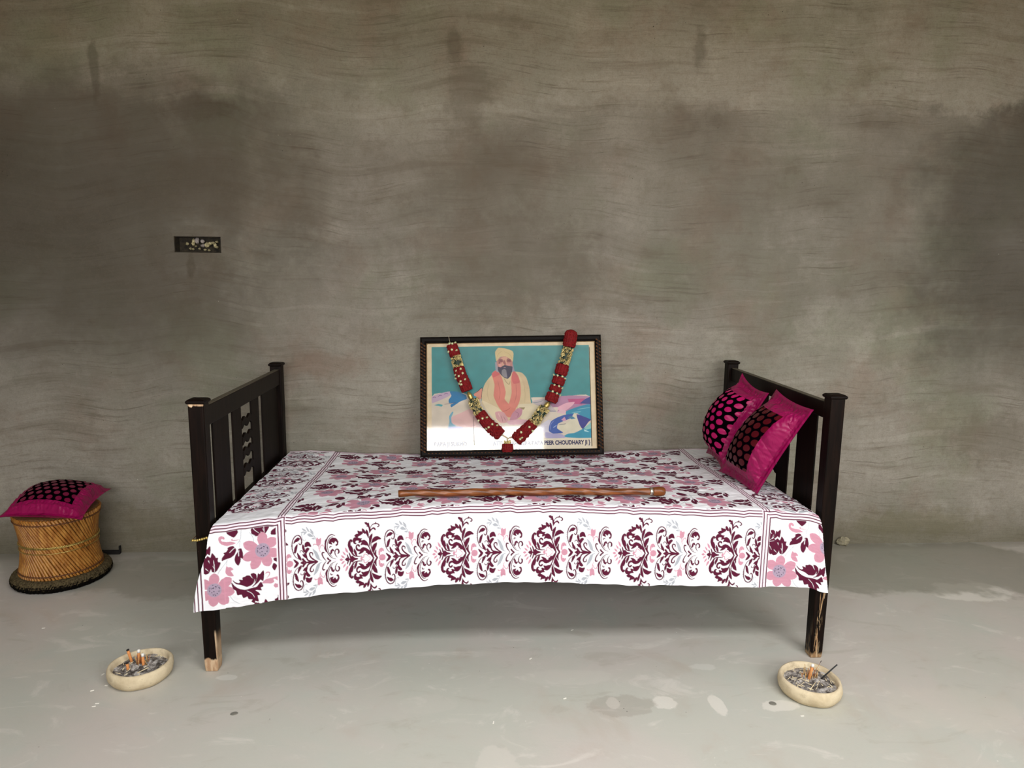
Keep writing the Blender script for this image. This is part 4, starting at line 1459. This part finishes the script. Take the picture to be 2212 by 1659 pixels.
# ------------------------------------------------------------------ cushions
def cushion(name, label, corners, T_, front_dim, fl=.09, pitch=.036, dot=.0118, sag=.05, lo=.20, hi=.80, seed=1, rot=0., droop=0., plo=None, phi=None):
    """square cushion through four corner points (bottom left, bottom right, top right, top left as seen from its face)"""
    c = [Vector(p) for p in corners]
    ctr = sum(c, Vector()) / 4
    e = empty(name, ctr, label, 'cushion', None)
    c = [p - ctr for p in c]
    nrm = ((c[1] - c[0]) + (c[2] - c[3])).cross((c[3] - c[0]) + (c[2] - c[1])).normalized()
    r_ = np.random.default_rng(seed)
    N = 150
    u = np.linspace(0, 1, N)
    A, B = np.meshgrid(u, u)
    A2 = A + (.5 - A) * sag * 2 * (4 * B * (1 - B)) * np.abs(A - .5) * 2
    B2 = B + (.5 - B) * sag * 2 * (4 * A * (1 - A)) * np.abs(B - .5) * 2
    cc = [np.array(p) for p in c]
    base = (cc[0] * ((1 - A2) * (1 - B2))[..., None] + cc[1] * (A2 * (1 - B2))[..., None] + cc[2] * (A2 * B2)[..., None] + cc[3] * ((1 - A2) * B2)[..., None])

    def prof(v):
        k = np.clip((v - fl) / (1 - 2 * fl), 0, 1)
        return (4 * k * (1 - k)) ** .5
    puff = prof(A) * prof(B)
    # gathers running in from the seams over the satin border
    bd = np.minimum(np.minimum(A, 1 - A), np.minimum(B, 1 - B))
    along = np.where(np.minimum(A, 1 - A) < np.minimum(B, 1 - B), B, A)
    ph = r_.uniform(0, 6, 4)
    wk = (np.sin(along * 95 + ph[0] + 2.5 * np.sin(along * 23 + bd * 18)) + .8 * np.sin(along * 57 + ph[1] + bd * 40) + .6 * np.sin(along * 141 + ph[2] - bd * 60))
    ridge = np.exp(-((bd - .10) / .05) ** 2) + .55 * np.exp(-((bd - .19) / .03) ** 2)
    nv = np.array(nrm)
    wrk = wk * ridge * .0013
    fold = .004 * np.exp(-((bd - .085) / .018) ** 2)
    front = base + nv * (T_ * puff + .004 + wrk + fold)[..., None]
    rim = (4 * np.minimum(.25, A * 8) * 1.0)
    back = base - nv * (T_ * .4 * puff + .004 * np.clip(bd * 30, 0, 1))[..., None]
    edge0 = np.clip(bd * 40, 0, 1)
    front = base + (front - base) * np.where(edge0 < 1, np.maximum(.1, edge0), 1)[..., None]
    if droop:                                                # the edges rest higher than the hanging corners
        arch = np.maximum(4 * A * (1 - A) * np.abs(2 * B - 1) ** 2, 4 * B * (1 - B) * np.abs(2 * A - 1) ** 2)
        front, back = front + nv * (arch * droop * .5)[..., None], back + nv * (arch * droop * .5)[..., None]
    alo, ahi = (lo, hi) if plo is None else (plo, phi)
    pan = (A > alo) & (A < ahi) & (B > lo) & (B < hi)
    pc = pan[:-1, :-1] & pan[1:, 1:]
    grid_mesh('satin_border', front, SATIN, e, None, ~pc)
    grid_mesh('cushion_back', back[:, ::-1], SATIN, e)
    # dotted velvet centre
    M_ = 210
    v = np.linspace(lo - .004, hi + .004, M_)
    vh = np.linspace(alo - .004, ahi + .004, M_)
    fi, fh_ = v * (N - 1), vh * (N - 1)
    i0, j0_ = fi.astype(int), fh_.astype(int)
    f_, g_ = fi - i0, fh_ - j0_
    rowi = front[i0] * (1 - f_)[:, None, None] + front[i0 + 1] * f_[:, None, None]
    pp = rowi[:, j0_] * (1 - g_)[None, :, None] + rowi[:, j0_ + 1] * g_[None, :, None] + nv * .0006
    su, sv = (c[1] - c[0]).length, (c[3] - c[0]).length
    GA, GB = np.meshgrid(vh * su, v * sv)
    ca, sa = math.cos(rot), math.sin(rot)
    GA, GB = GA * ca - GB * sa, GA * sa + GB * ca
    best = np.full(GA.shape, 9.)
    for ox, oy in ((0, 0), (pitch / 2, pitch * .866)):
        dx = (GA - ox + pitch / 2) % pitch - pitch / 2
        dy = (GB - oy + pitch * .866) % (pitch * 1.732) - pitch * .866
        best = np.minimum(best, np.hypot(dx, dy))
    k = 1 - sm(best, dot - .0008, dot + .0008)
    dotc, velc = np.array(X(front_dim)), np.array(X((6, 2, 6)))
    colr = np.concatenate([velc * (1 - k[..., None]) + dotc * k[..., None], k[..., None]], -1)
    grid_mesh('dotted_panel', pp, VELVET, e, colr)
    return e


cushion('cushion', 'bright dotted magenta and black cushion on the bed, nearest the wall',
        [(.838, -.225, .492), (.806, -.505, .488), (.940, -.555, .800), (.925, -.335, .842)], .105, (178, 14, 92), seed=4, sag=.05, lo=.15, hi=.85, plo=.12, phi=.88)
cushion('cushion', 'magenta satin cushion with wide wrinkled border, leaning in front of the other bed cushion',
        [(.795, -.492, .492), (.822, -.775, .488), (.932, -.900, .806), (.932, -.628, .826)], .085, (78, 3, 16), seed=9, sag=.03, lo=.17, hi=.83, dot=.0135, plo=.06, phi=.78)  # dots darkened: the shading of this turned face is put into their colour

# ------------------------------------------------------------------ cane stool
SX, SY = -1.752, -.238
stool = empty('cane_stool', (SX, SY, 0), 'round golden cane stool with a dark base ring, left of the bed', 'stool')
Rs, Hs, tw = .146, .280, math.radians(58)
N_ = 74


def canes(sign, R, name, r_, z0=.024):
    m = MB()
    for i in range(N_):
        a = 2 * PI * i / N_ + random.uniform(-.008, .008)
        p = Vector((R * math.cos(a), R * math.sin(a), z0))
        q = Vector((R * math.cos(a + sign * tw), R * math.sin(a + sign * tw), Hs))
        m.tube([p.lerp(q, k / 8) for k in range(9)], [r_ * random.uniform(.9, 1.08) for _ in range(9)], 7)
    return m.build(name, CANE, stool, True)


canes(-1, Rs, 'cane_wall', .0050)
canes(1, Rs - .010, 'inner_cane_wall', .0050)


def waist(z):
    t = (z - .024) / (Hs - .024)
    return Rs * math.sqrt((1 - t) ** 2 + t ** 2 + 2 * t * (1 - t) * math.cos(tw))


def band(name, z, r_, mat, fun, seg=220, tilt=0.):
    m = MB()
    R = waist(z) + .0045
    m.torus(R, r_, (0, 0, z), seg, 8, fun)
    o = m.build(name, mat, stool, True)
    return o


band('stitching', .058, .0028, TWINE, lambda a, b: 1 + .5 * math.sin(a * N_))
band('stitching', .262, .0028, TWINE, lambda a, b: 1 + .5 * math.sin(a * N_))
m = MB()
for k in range(3):
    R = waist(.168) + .0075
    pts_ = []
    for i in range(181):
        a = 2 * PI * i / 180
        ph = a * 30 + k * 2 * PI / 3
        rr = R - .001 + .0018 * math.cos(ph)
        pts_.append((rr * math.cos(a), rr * math.sin(a), .168 + .0034 * math.sin(ph)))
    m.tube(pts_, .0017, 5)
m.build('gold_braid', GOLD, stool, True)
m = MB()
m.torus(waist(.146) + .0068, .0016, (0, 0, .146), 120, 6)
m.build('gold_wire', GOLD, stool, True)
rr_ = random.Random(5)
tab = [[rr_.uniform(.94, 1.06) for _ in range(18)] for _ in range(240)]
m = MB()
m.torus(.150, .0235, (0, 0, .0225), 240, 18, lambda a, b: tab[int(a / (2 * PI) * 240 + .5) % 240][int(b / (2 * PI) * 18 + .5) % 18])
m.build('base_ring', FUZZ, stool)
m = MB()
m.lathe([(.001, .284), (.10, .2845), (.136, .283), (.143, .279), (.144, .274), (.13, .270)], seg=60)
m.build('seat_pad', SEAT, stool, True)

cushion('cushion', 'dotted magenta and black cushion draped over the top of the cane stool',
        [(-1.875, -.390, .300), (-1.553, -.432, .303), (-1.598, -.122, .325), (-1.915, -.085, .322)], .070, (120, 6, 56), seed=14, sag=.03, lo=.16, hi=.84, fl=.04, droop=.02)

# ------------------------------------------------------------------ clay incense bowls
def bowl(name, c, label, r_out, seed, sy=.94):
    e = empty(name, (c[0], c[1], 0), label, 'bowl')
    r_ = random.Random(seed)
    ph = [r_.uniform(0, 6) for _ in range(4)]

    def fun(a, i):
        return 1 + .025 * math.sin(2 * a + ph[0]) + .015 * math.sin(3 * a + ph[1]) + .008 * math.sin(7 * a + ph[2] + i)
    R = r_out
    prof = [(.001, .0005), (R * .78, .0005), (R * .88, .004), (R * .97, .016), (R, .030), (R * .985, .042), (R * .95, .0485), (R * .90, .0505), (R * .855, .048), (R * .83, .040), (R * .80, .026), (R * .70, .020), (.001, .020)]
    m = MB()
    m.lathe(prof, seg=72, fun=fun)
    m.build('bowl', CLAY, e, True).name = 'clay_body'
    return e


BL, BR_ = (-1.118, -.968), (.868, -1.126)
bowl('clay_bowl', BL, 'round clay ash bowl left of the bed, holding four cigarette butts', .088, 1)
bowl('clay_bowl', BR_, 'round clay ash bowl by the right bed leg, holding one cigarette butt', .090, 6)


def ash(c, label, seed):
    r_ = np.random.default_rng(seed)
    a = np.linspace(0, 2 * PI, 61)
    rr = np.linspace(.0, .0735, 16)
    A, R = np.meshgrid(a, rr)
    h = .0335 + .006 * np.cos(R / .075 * PI / 2) + .0026 * np.sin(A * 3 + R * 90 + seed) * (R > .01) + .0016 * np.sin(A * 7 - R * 200)
    nz = r_.normal(0, .0011, A.shape)
    nz[:, -1] = nz[:, 0]
    h = h + nz * (R > .002)
    P = np.stack([R * np.cos(A), R * np.sin(A), h], -1)
    o = grid_mesh('ash_bed', P, ASH)
    o.location = (c[0], c[1], 0)
    return tag(o, label, 'ash', kind='stuff')


ash(BL, 'grey incense ash filling the clay bowl left of the bed', 2)
ash(BR_, 'pale grey incense ash filling the clay bowl by the right bed leg', 5)


def cigarette(base, top, tip, label, mat=FILTER):
    base, top = Vector(base), Vector(top)
    e = empty('cigarette_butt', base, label, 'cigarette butt')
    d = top - base
    L_ = d.length
    u_ = d / L_
    m = MB()
    m.tube([u_ * 0, u_ * (L_ - tip * .9)], .0041, 14)
    m.build('filter', mat, e, True, .0004)
    m = MB()
    if tip > .004:
        m.tube([u_ * (L_ - tip), u_ * (L_ - tip * .5), u_ * (L_ - tip * .12), u_ * L_], [.0043, .0045, .0040, .0022], 14)
        m.build('paper_end', PAPER, e, True)
    else:
        m.tube([u_ * (L_ - tip), u_ * (L_ - .0004), u_ * L_], [.0042, .0043, .0036], 14)
        m.build('burnt_end', BURNT, e, True)
    return e


cigarette((-1.1535, -.945, .034), (-1.1600, -.952, .0815), .003, 'leftmost cigarette butt in the left clay bowl, orange with a dark burnt end')
cigarette((-1.146, -.985, .034), (-1.147, -.987, .0600), .003, 'shortest orange cigarette butt in the left clay bowl, near its front rim')
cigarette((-1.127, -.955, .036), (-1.1265, -.955, .0830), .010, 'white-ended cigarette butt amid the stick clump in the left clay bowl')
cigarette((-1.1095, -.968, .034), (-1.1085, -.970, .0785), .010, 'rightmost cigarette butt in the left clay bowl, orange with a white end')
cigarette((.866, -1.122, .034), (.8735, -1.126, .0900), .009, 'orange cigarette butt with a white end standing in the right clay bowl')


def splint(base, top, r_, mat, name, label, cat, group=None, tipm=None, tipl=0):
    base, top = Vector(base), Vector(top)
    m = MB()
    d = top - base
    m.tube([d * 0, d * .5, d], [r_, r_ * .95, r_ * .85], 6)
    o = m.build(name, mat, None, True)
    o.location = base
    tag(o, label, cat, group)
    if tipm is not None:
        m = MB()
        k = 1 - tipl / d.length
        m.tube([d * k, d * (k * .5 + .5), d * 1.01], [r_ * 1.6, r_ * 2, r_ * 1.2], 7)
        m.build('dark_tip', tipm, o, True)
    return o


splint((.905, -1.118, .036), (.948, -1.124, .0855), .0021, INCENSE, 'incense_stick', 'long dark grey incense stick leaning out of the right clay bowl', 'incense stick')
splint((.876, -1.115, .036), (.900, -1.122, .0975), .0005, BAMBOO_RED, 'incense_stick', 'thin bare stick with a dark tip beside the cigarette in the right clay bowl', 'incense stick', None, BURNT, .006)

for c, n, label, grp, sd, spread in ((BL, 24, 'short burnt incense stick standing in the clump in the left clay bowl', 'burnt sticks standing in the left bowl', 3, .021),
                                     (BR_, 28, 'short burnt incense stick standing in the clump in the right clay bowl', 'burnt sticks standing in the right bowl', 8, .024)):
    r_ = random.Random(sd)
    protos = []
    for k in range(n):
        a, q = r_.uniform(0, 6.28), spread * math.sqrt(r_.random())
        x_, y_ = c[0] + .004 + q * math.cos(a) - (.006 if c is BL else 0), c[1] + .012 + q * math.sin(a) * .8
        h = r_.uniform(.016, .036)
        splint((x_, y_, .035), (x_ + r_.uniform(-.006, .006), y_ + r_.uniform(-.006, .006), .036 + h), r_.uniform(.0007, .0011), BAMBOO if r_.random() < .55 else BAMBOO_RED, 'burnt_stick', label, 'burnt stick', grp)

for c, n, label, grp, sd in ((BL, 20, 'pale broken match or stick lying on the ash in the left clay bowl', 'broken sticks lying in the left bowl', 12),
                             (BR_, 40, 'pale broken match or stick lying on the ash in the right clay bowl', 'broken sticks lying in the right bowl', 21)):
    r_ = random.Random(sd)
    for k in range(n):
        a, q = r_.uniform(0, 6.28), .066 * math.sqrt(r_.random())
        x_, y_ = c[0] + q * math.cos(a), c[1] + q * math.sin(a) * .95
        if math.hypot(x_ - c[0], y_ - c[1] - .012) < .018:
            continue
        b = r_.uniform(0, 3.14)
        ln = r_.uniform(.007, .017)
        z_ = .0405 - .003 * (q / .07) ** 2 + r_.uniform(.0, .003)
        splint((x_ - ln * math.cos(b) * .5, y_ - ln * math.sin(b) * .5, z_), (x_ + ln * math.cos(b) * .5, y_ + ln * math.sin(b) * .5, z_ + r_.uniform(0, .004)), r_.uniform(.0008, .0014), STRAW, 'broken_stick', label, 'broken stick', grp)
splint((-1.108, -1.012, .0405), (-1.082, -.995, .0475), .0016, STRAW, 'matchstick', 'longest pale matchstick lying across the front of the left clay bowl', 'matchstick')
splint((.842, -1.178, .0410), (.874, -1.148, .0465), .0014, STRAW, 'matchstick', 'longest pale matchstick lying across the front of the right clay bowl', 'matchstick')

# ------------------------------------------------------------------ switch box set in the wall
sw = empty('switch_box', ((HX0 + HX1) / 2, .0, (HZ0 + HZ1) / 2), 'rusty empty switch box sunk in the wall, holding plaster crumbs', 'switch box')
hw, hh_ = (HX1 - HX0) / 2 - .0008, (HZ1 - HZ0) / 2 - .0008
m = MB()
t_ = .0022
for b in ((-hw, hw, .0, .05, -hh_, -hh_ + t_), (-hw, hw, .0, .05, hh_ - t_, hh_), (-hw, -hw + t_, .0, .05, -hh_, hh_), (hw - t_, hw, .0, .05, -hh_, hh_), (-hw, hw, .048, .052, -hh_, hh_)):
    m.box(*b)
m.build('metal_box', RUST, sw)
r_ = random.Random(2)


def lump(x_, z_, rx, rz, mat, y_=.03):
    m = MB()
    m.ball((x_, y_, z_), (rx, .012, rz), 9, 6, .22)
    m.build('plaster_crumb', mat, sw)


for s in ((-.052, .004, .0055, .006, LUMP), (-.026, .014, .007, .009, LUMP), (-.028, .004, .006, .008, LUMP), (-.012, .017, .009, .012, LUMP_GREY), (.010, .014, .008, .008, LUMP_GREY), (.012, -.003, .010, .006, LUMP_GREY),
          (.026, .0, .009, .009, LUMP), (.040, .006, .010, .006, LUMP), (.052, .008, .008, .005, LUMP), (.060, -.002, .006, .009, LUMP), (.066, -.008, .007, .005, LUMP), (.018, -.020, .006, .004, LUMP), (.034, -.022, .005, .004, LUMP),
          (.068, .013, .006, .004, LUMP), (-.004, -.016, .004, .004, LUMP), (-.040, -.016, .003, .005, LUMP), (-.030, -.018, .004, .004, LUMP), (-.018, -.006, .003, .003, LUMP)):
    lump(*s)

# ------------------------------------------------------------------ string of gold beads round the left front post
bs = empty('bead_string', (-.9195, YN, .427), 'string of gold beads tied round the left front bed post', 'bead string')
m = MB()
k_ = .0295
loop = [(-k_, -k_, 0), (-.015, -k_ - .001, .000), (0, -k_ - .001, .003), (.015, -k_ - .001, .007), (k_ - .001, -k_ + .002, .011), (k_, 0, .012), (k_ - .001, k_, .010), (0, k_, .005), (-k_, k_, .001), (-k_ - .0005, 0, 0), (-k_, -k_, 0)]
m.tube(loop, .0012, 6)
m.build('string', TWINE, bs)
for k in range(7):
    m = MB()
    m.ball((-.026 + k * .0066, -k_ - .0035, .0002 + max(0, k - 2) * .0018), .0037 if k % 2 else .0042, 10, 7)
    m.build('bead', GOLD, bs, True)

# ------------------------------------------------------------------ odds and ends on the floor
m = MB()
m.ball((0, 0, .0), (.029, .016, .022), 12, 8, .16)
o = m.build('plaster_chunk', simple('plaster_chunk', (150, 142, 118), .9, 0, .25, 50))
o.location = (1.576, -.019, .0185)
tag(o, 'broken lump of plaster at the wall foot, right of the bed', 'plaster lump')
m = MB()
m.box(-.07, .052, -.011, .006, 0, .016)
m.box(.048, .054, -.008, .004, .012, .036)
o = m.build('shadow_strip', SHADOWSTRIP, None, bevel=.002)  # solid strip standing in for the stool's shadow, with a small stub
o.location = (-1.690, -.012, 0)
tag(o, 'cane stool shadow built as a dark strip with upturned end, along the wall foot', 'strip')
for (x_, y_, rx, ry, rot), lb in (((-.783, -1.158, .0105, .0078, .2), 'small flat grey disc on the floor in front of the left bed leg'), ((.7365, -1.1755, .0105, .0090, -.3), 'small flat grey disc on the floor just left of the right clay bowl')):
    m = MB()
    m.rings([[(rx * k * math.cos(a), ry * k * math.sin(a), z_) for a in [2 * PI * q / 24 for q in range(24)]] for k, z_ in ((.95, 0), (1, .0006), (.96, .0014), (.85, .0016))])
    o = m.build('flat_disc', DISC, None)
    o.location, o.rotation_euler = (x_, y_, 0), (0, 0, rot)
    tag(o, lb, 'disc')
m = MB()
m.box(-.005, .005, -.0016, .0016, 0, .0012)
sc0 = m.build('paper_scrap', SCRAP)
tag(sc0, 'tiny white scrap lying on the floor beside the left clay bowl', 'scrap', 'white scraps by the left bowl')
for k, (x_, y_, a) in enumerate(((-1.1815, -1.095, .1), (-1.184, -1.108, .3), (-1.2284, -1.0315, .5), (-1.2, -1.007, -.2), (-1.2406, -.948, 1.2))):
    o = sc0 if k == 0 else dup(sc0)
    o.location, o.rotation_euler = (x_, y_, 0), (0, 0, a)
for (x_, y_, a), lb in (((.2202, -.737, .6), 'tiny white scrap on the floor under the middle of the bed'), ((.0608, -.9123, .8), 'tiny white scrap on the floor just in front of the bed, near its middle'),
                        ((.1419, -1.1266, .5), 'tiny white scrap alone on the open floor in front of the middle of the bed'), ((-.0676, -1.227, 1.4), 'tiny white scrap nearest the viewer on the open floor'),
                        ((-1.5835, -.6562, .1), 'tiny white scrap on the floor in front of the cane stool'), ((.795, -1.235, .1), 'tiny white scrap on the floor at the front edge of the right clay bowl')):
    o = dup(sc0)
    if 'group' in o:
        del o['group']
    o.location, o.rotation_euler = (x_, y_, 0), (0, 0, a)
    o['label'] = lb

# ------------------------------------------------------------------ daylight and camera
w_ = bpy.data.worlds.new('World')
scene.world = w_
w_.use_nodes = True
bg = w_.node_tree.nodes['Background']
bg.inputs[0].default_value = (.985, .99, 1.0, 1)
bg.inputs[1].default_value = 11


def portal(name, loc, rot, sx, sy):
    l = bpy.data.lights.new(name, 'AREA')
    l.shape, l.size, l.size_y = 'RECTANGLE', sx, sy
    l.cycles.is_portal = True
    o = bpy.data.objects.new(name, l)
    COL.objects.link(o)
    o.location, o.rotation_euler = loc, rot
    return o


for nm_, D_ in (('unseen_window_daylight', DA), ('added_window_daylight', DB)):
    portal(nm_, ((D_[0] + D_[1]) / 2, YF - .19, (D_[2] + D_[3]) / 2), (PI / 2, 0, 0), D_[1] - D_[0], D_[3] - D_[2])
portal('added_roof_gap_daylight', ((ADDED_ROOF_GAP[0] + ADDED_ROOF_GAP[1]) / 2, (ADDED_ROOF_GAP[2] + ADDED_ROOF_GAP[3]) / 2, ZC + .15), (0, 0, 0), ADDED_ROOF_GAP[1] - ADDED_ROOF_GAP[0], ADDED_ROOF_GAP[3] - ADDED_ROOF_GAP[2])

cam = bpy.data.cameras.new('Camera')
co_ = bpy.data.objects.new('Camera', cam)
COL.objects.link(co_)
scene.camera = co_
cam.sensor_fit = 'HORIZONTAL'
cam.sensor_width = 36
cam.lens = 1499.9 * 36 / 2212
cam.clip_start = .05
p_, ro_, ya_ = .1555, .0117, .061
fwd = Vector((math.sin(ya_) * math.cos(p_), math.cos(ya_) * math.cos(p_), -math.sin(p_)))
rt = Vector((math.cos(ya_), -math.sin(ya_), 0))
up_ = rt.cross(fwd)
r2 = rt * math.cos(ro_) + up_ * math.sin(ro_)
u2 = up_ * math.cos(ro_) - rt * math.sin(ro_)
mw = Matrix((r2, u2, -fwd)).transposed().to_4x4()
mw.translation = Vector((-.1334, -2.9561, 1.2077))
co_.matrix_world = mw

vs = scene.view_settings
vs.view_transform, vs.look, vs.gamma, vs.use_curve_mapping = 'Standard', 'None', 1, False
vs.exposure = .2
scene.cycles.use_denoising = True
scene.cycles.max_bounces = 8
scene.cycles.diffuse_bounces = 5
scene.cycles.transparent_max_bounces = 8
scene.cycles.caustics_reflective = False
scene.cycles.caustics_refractive = False
scene.cycles.sample_clamp_indirect = 8
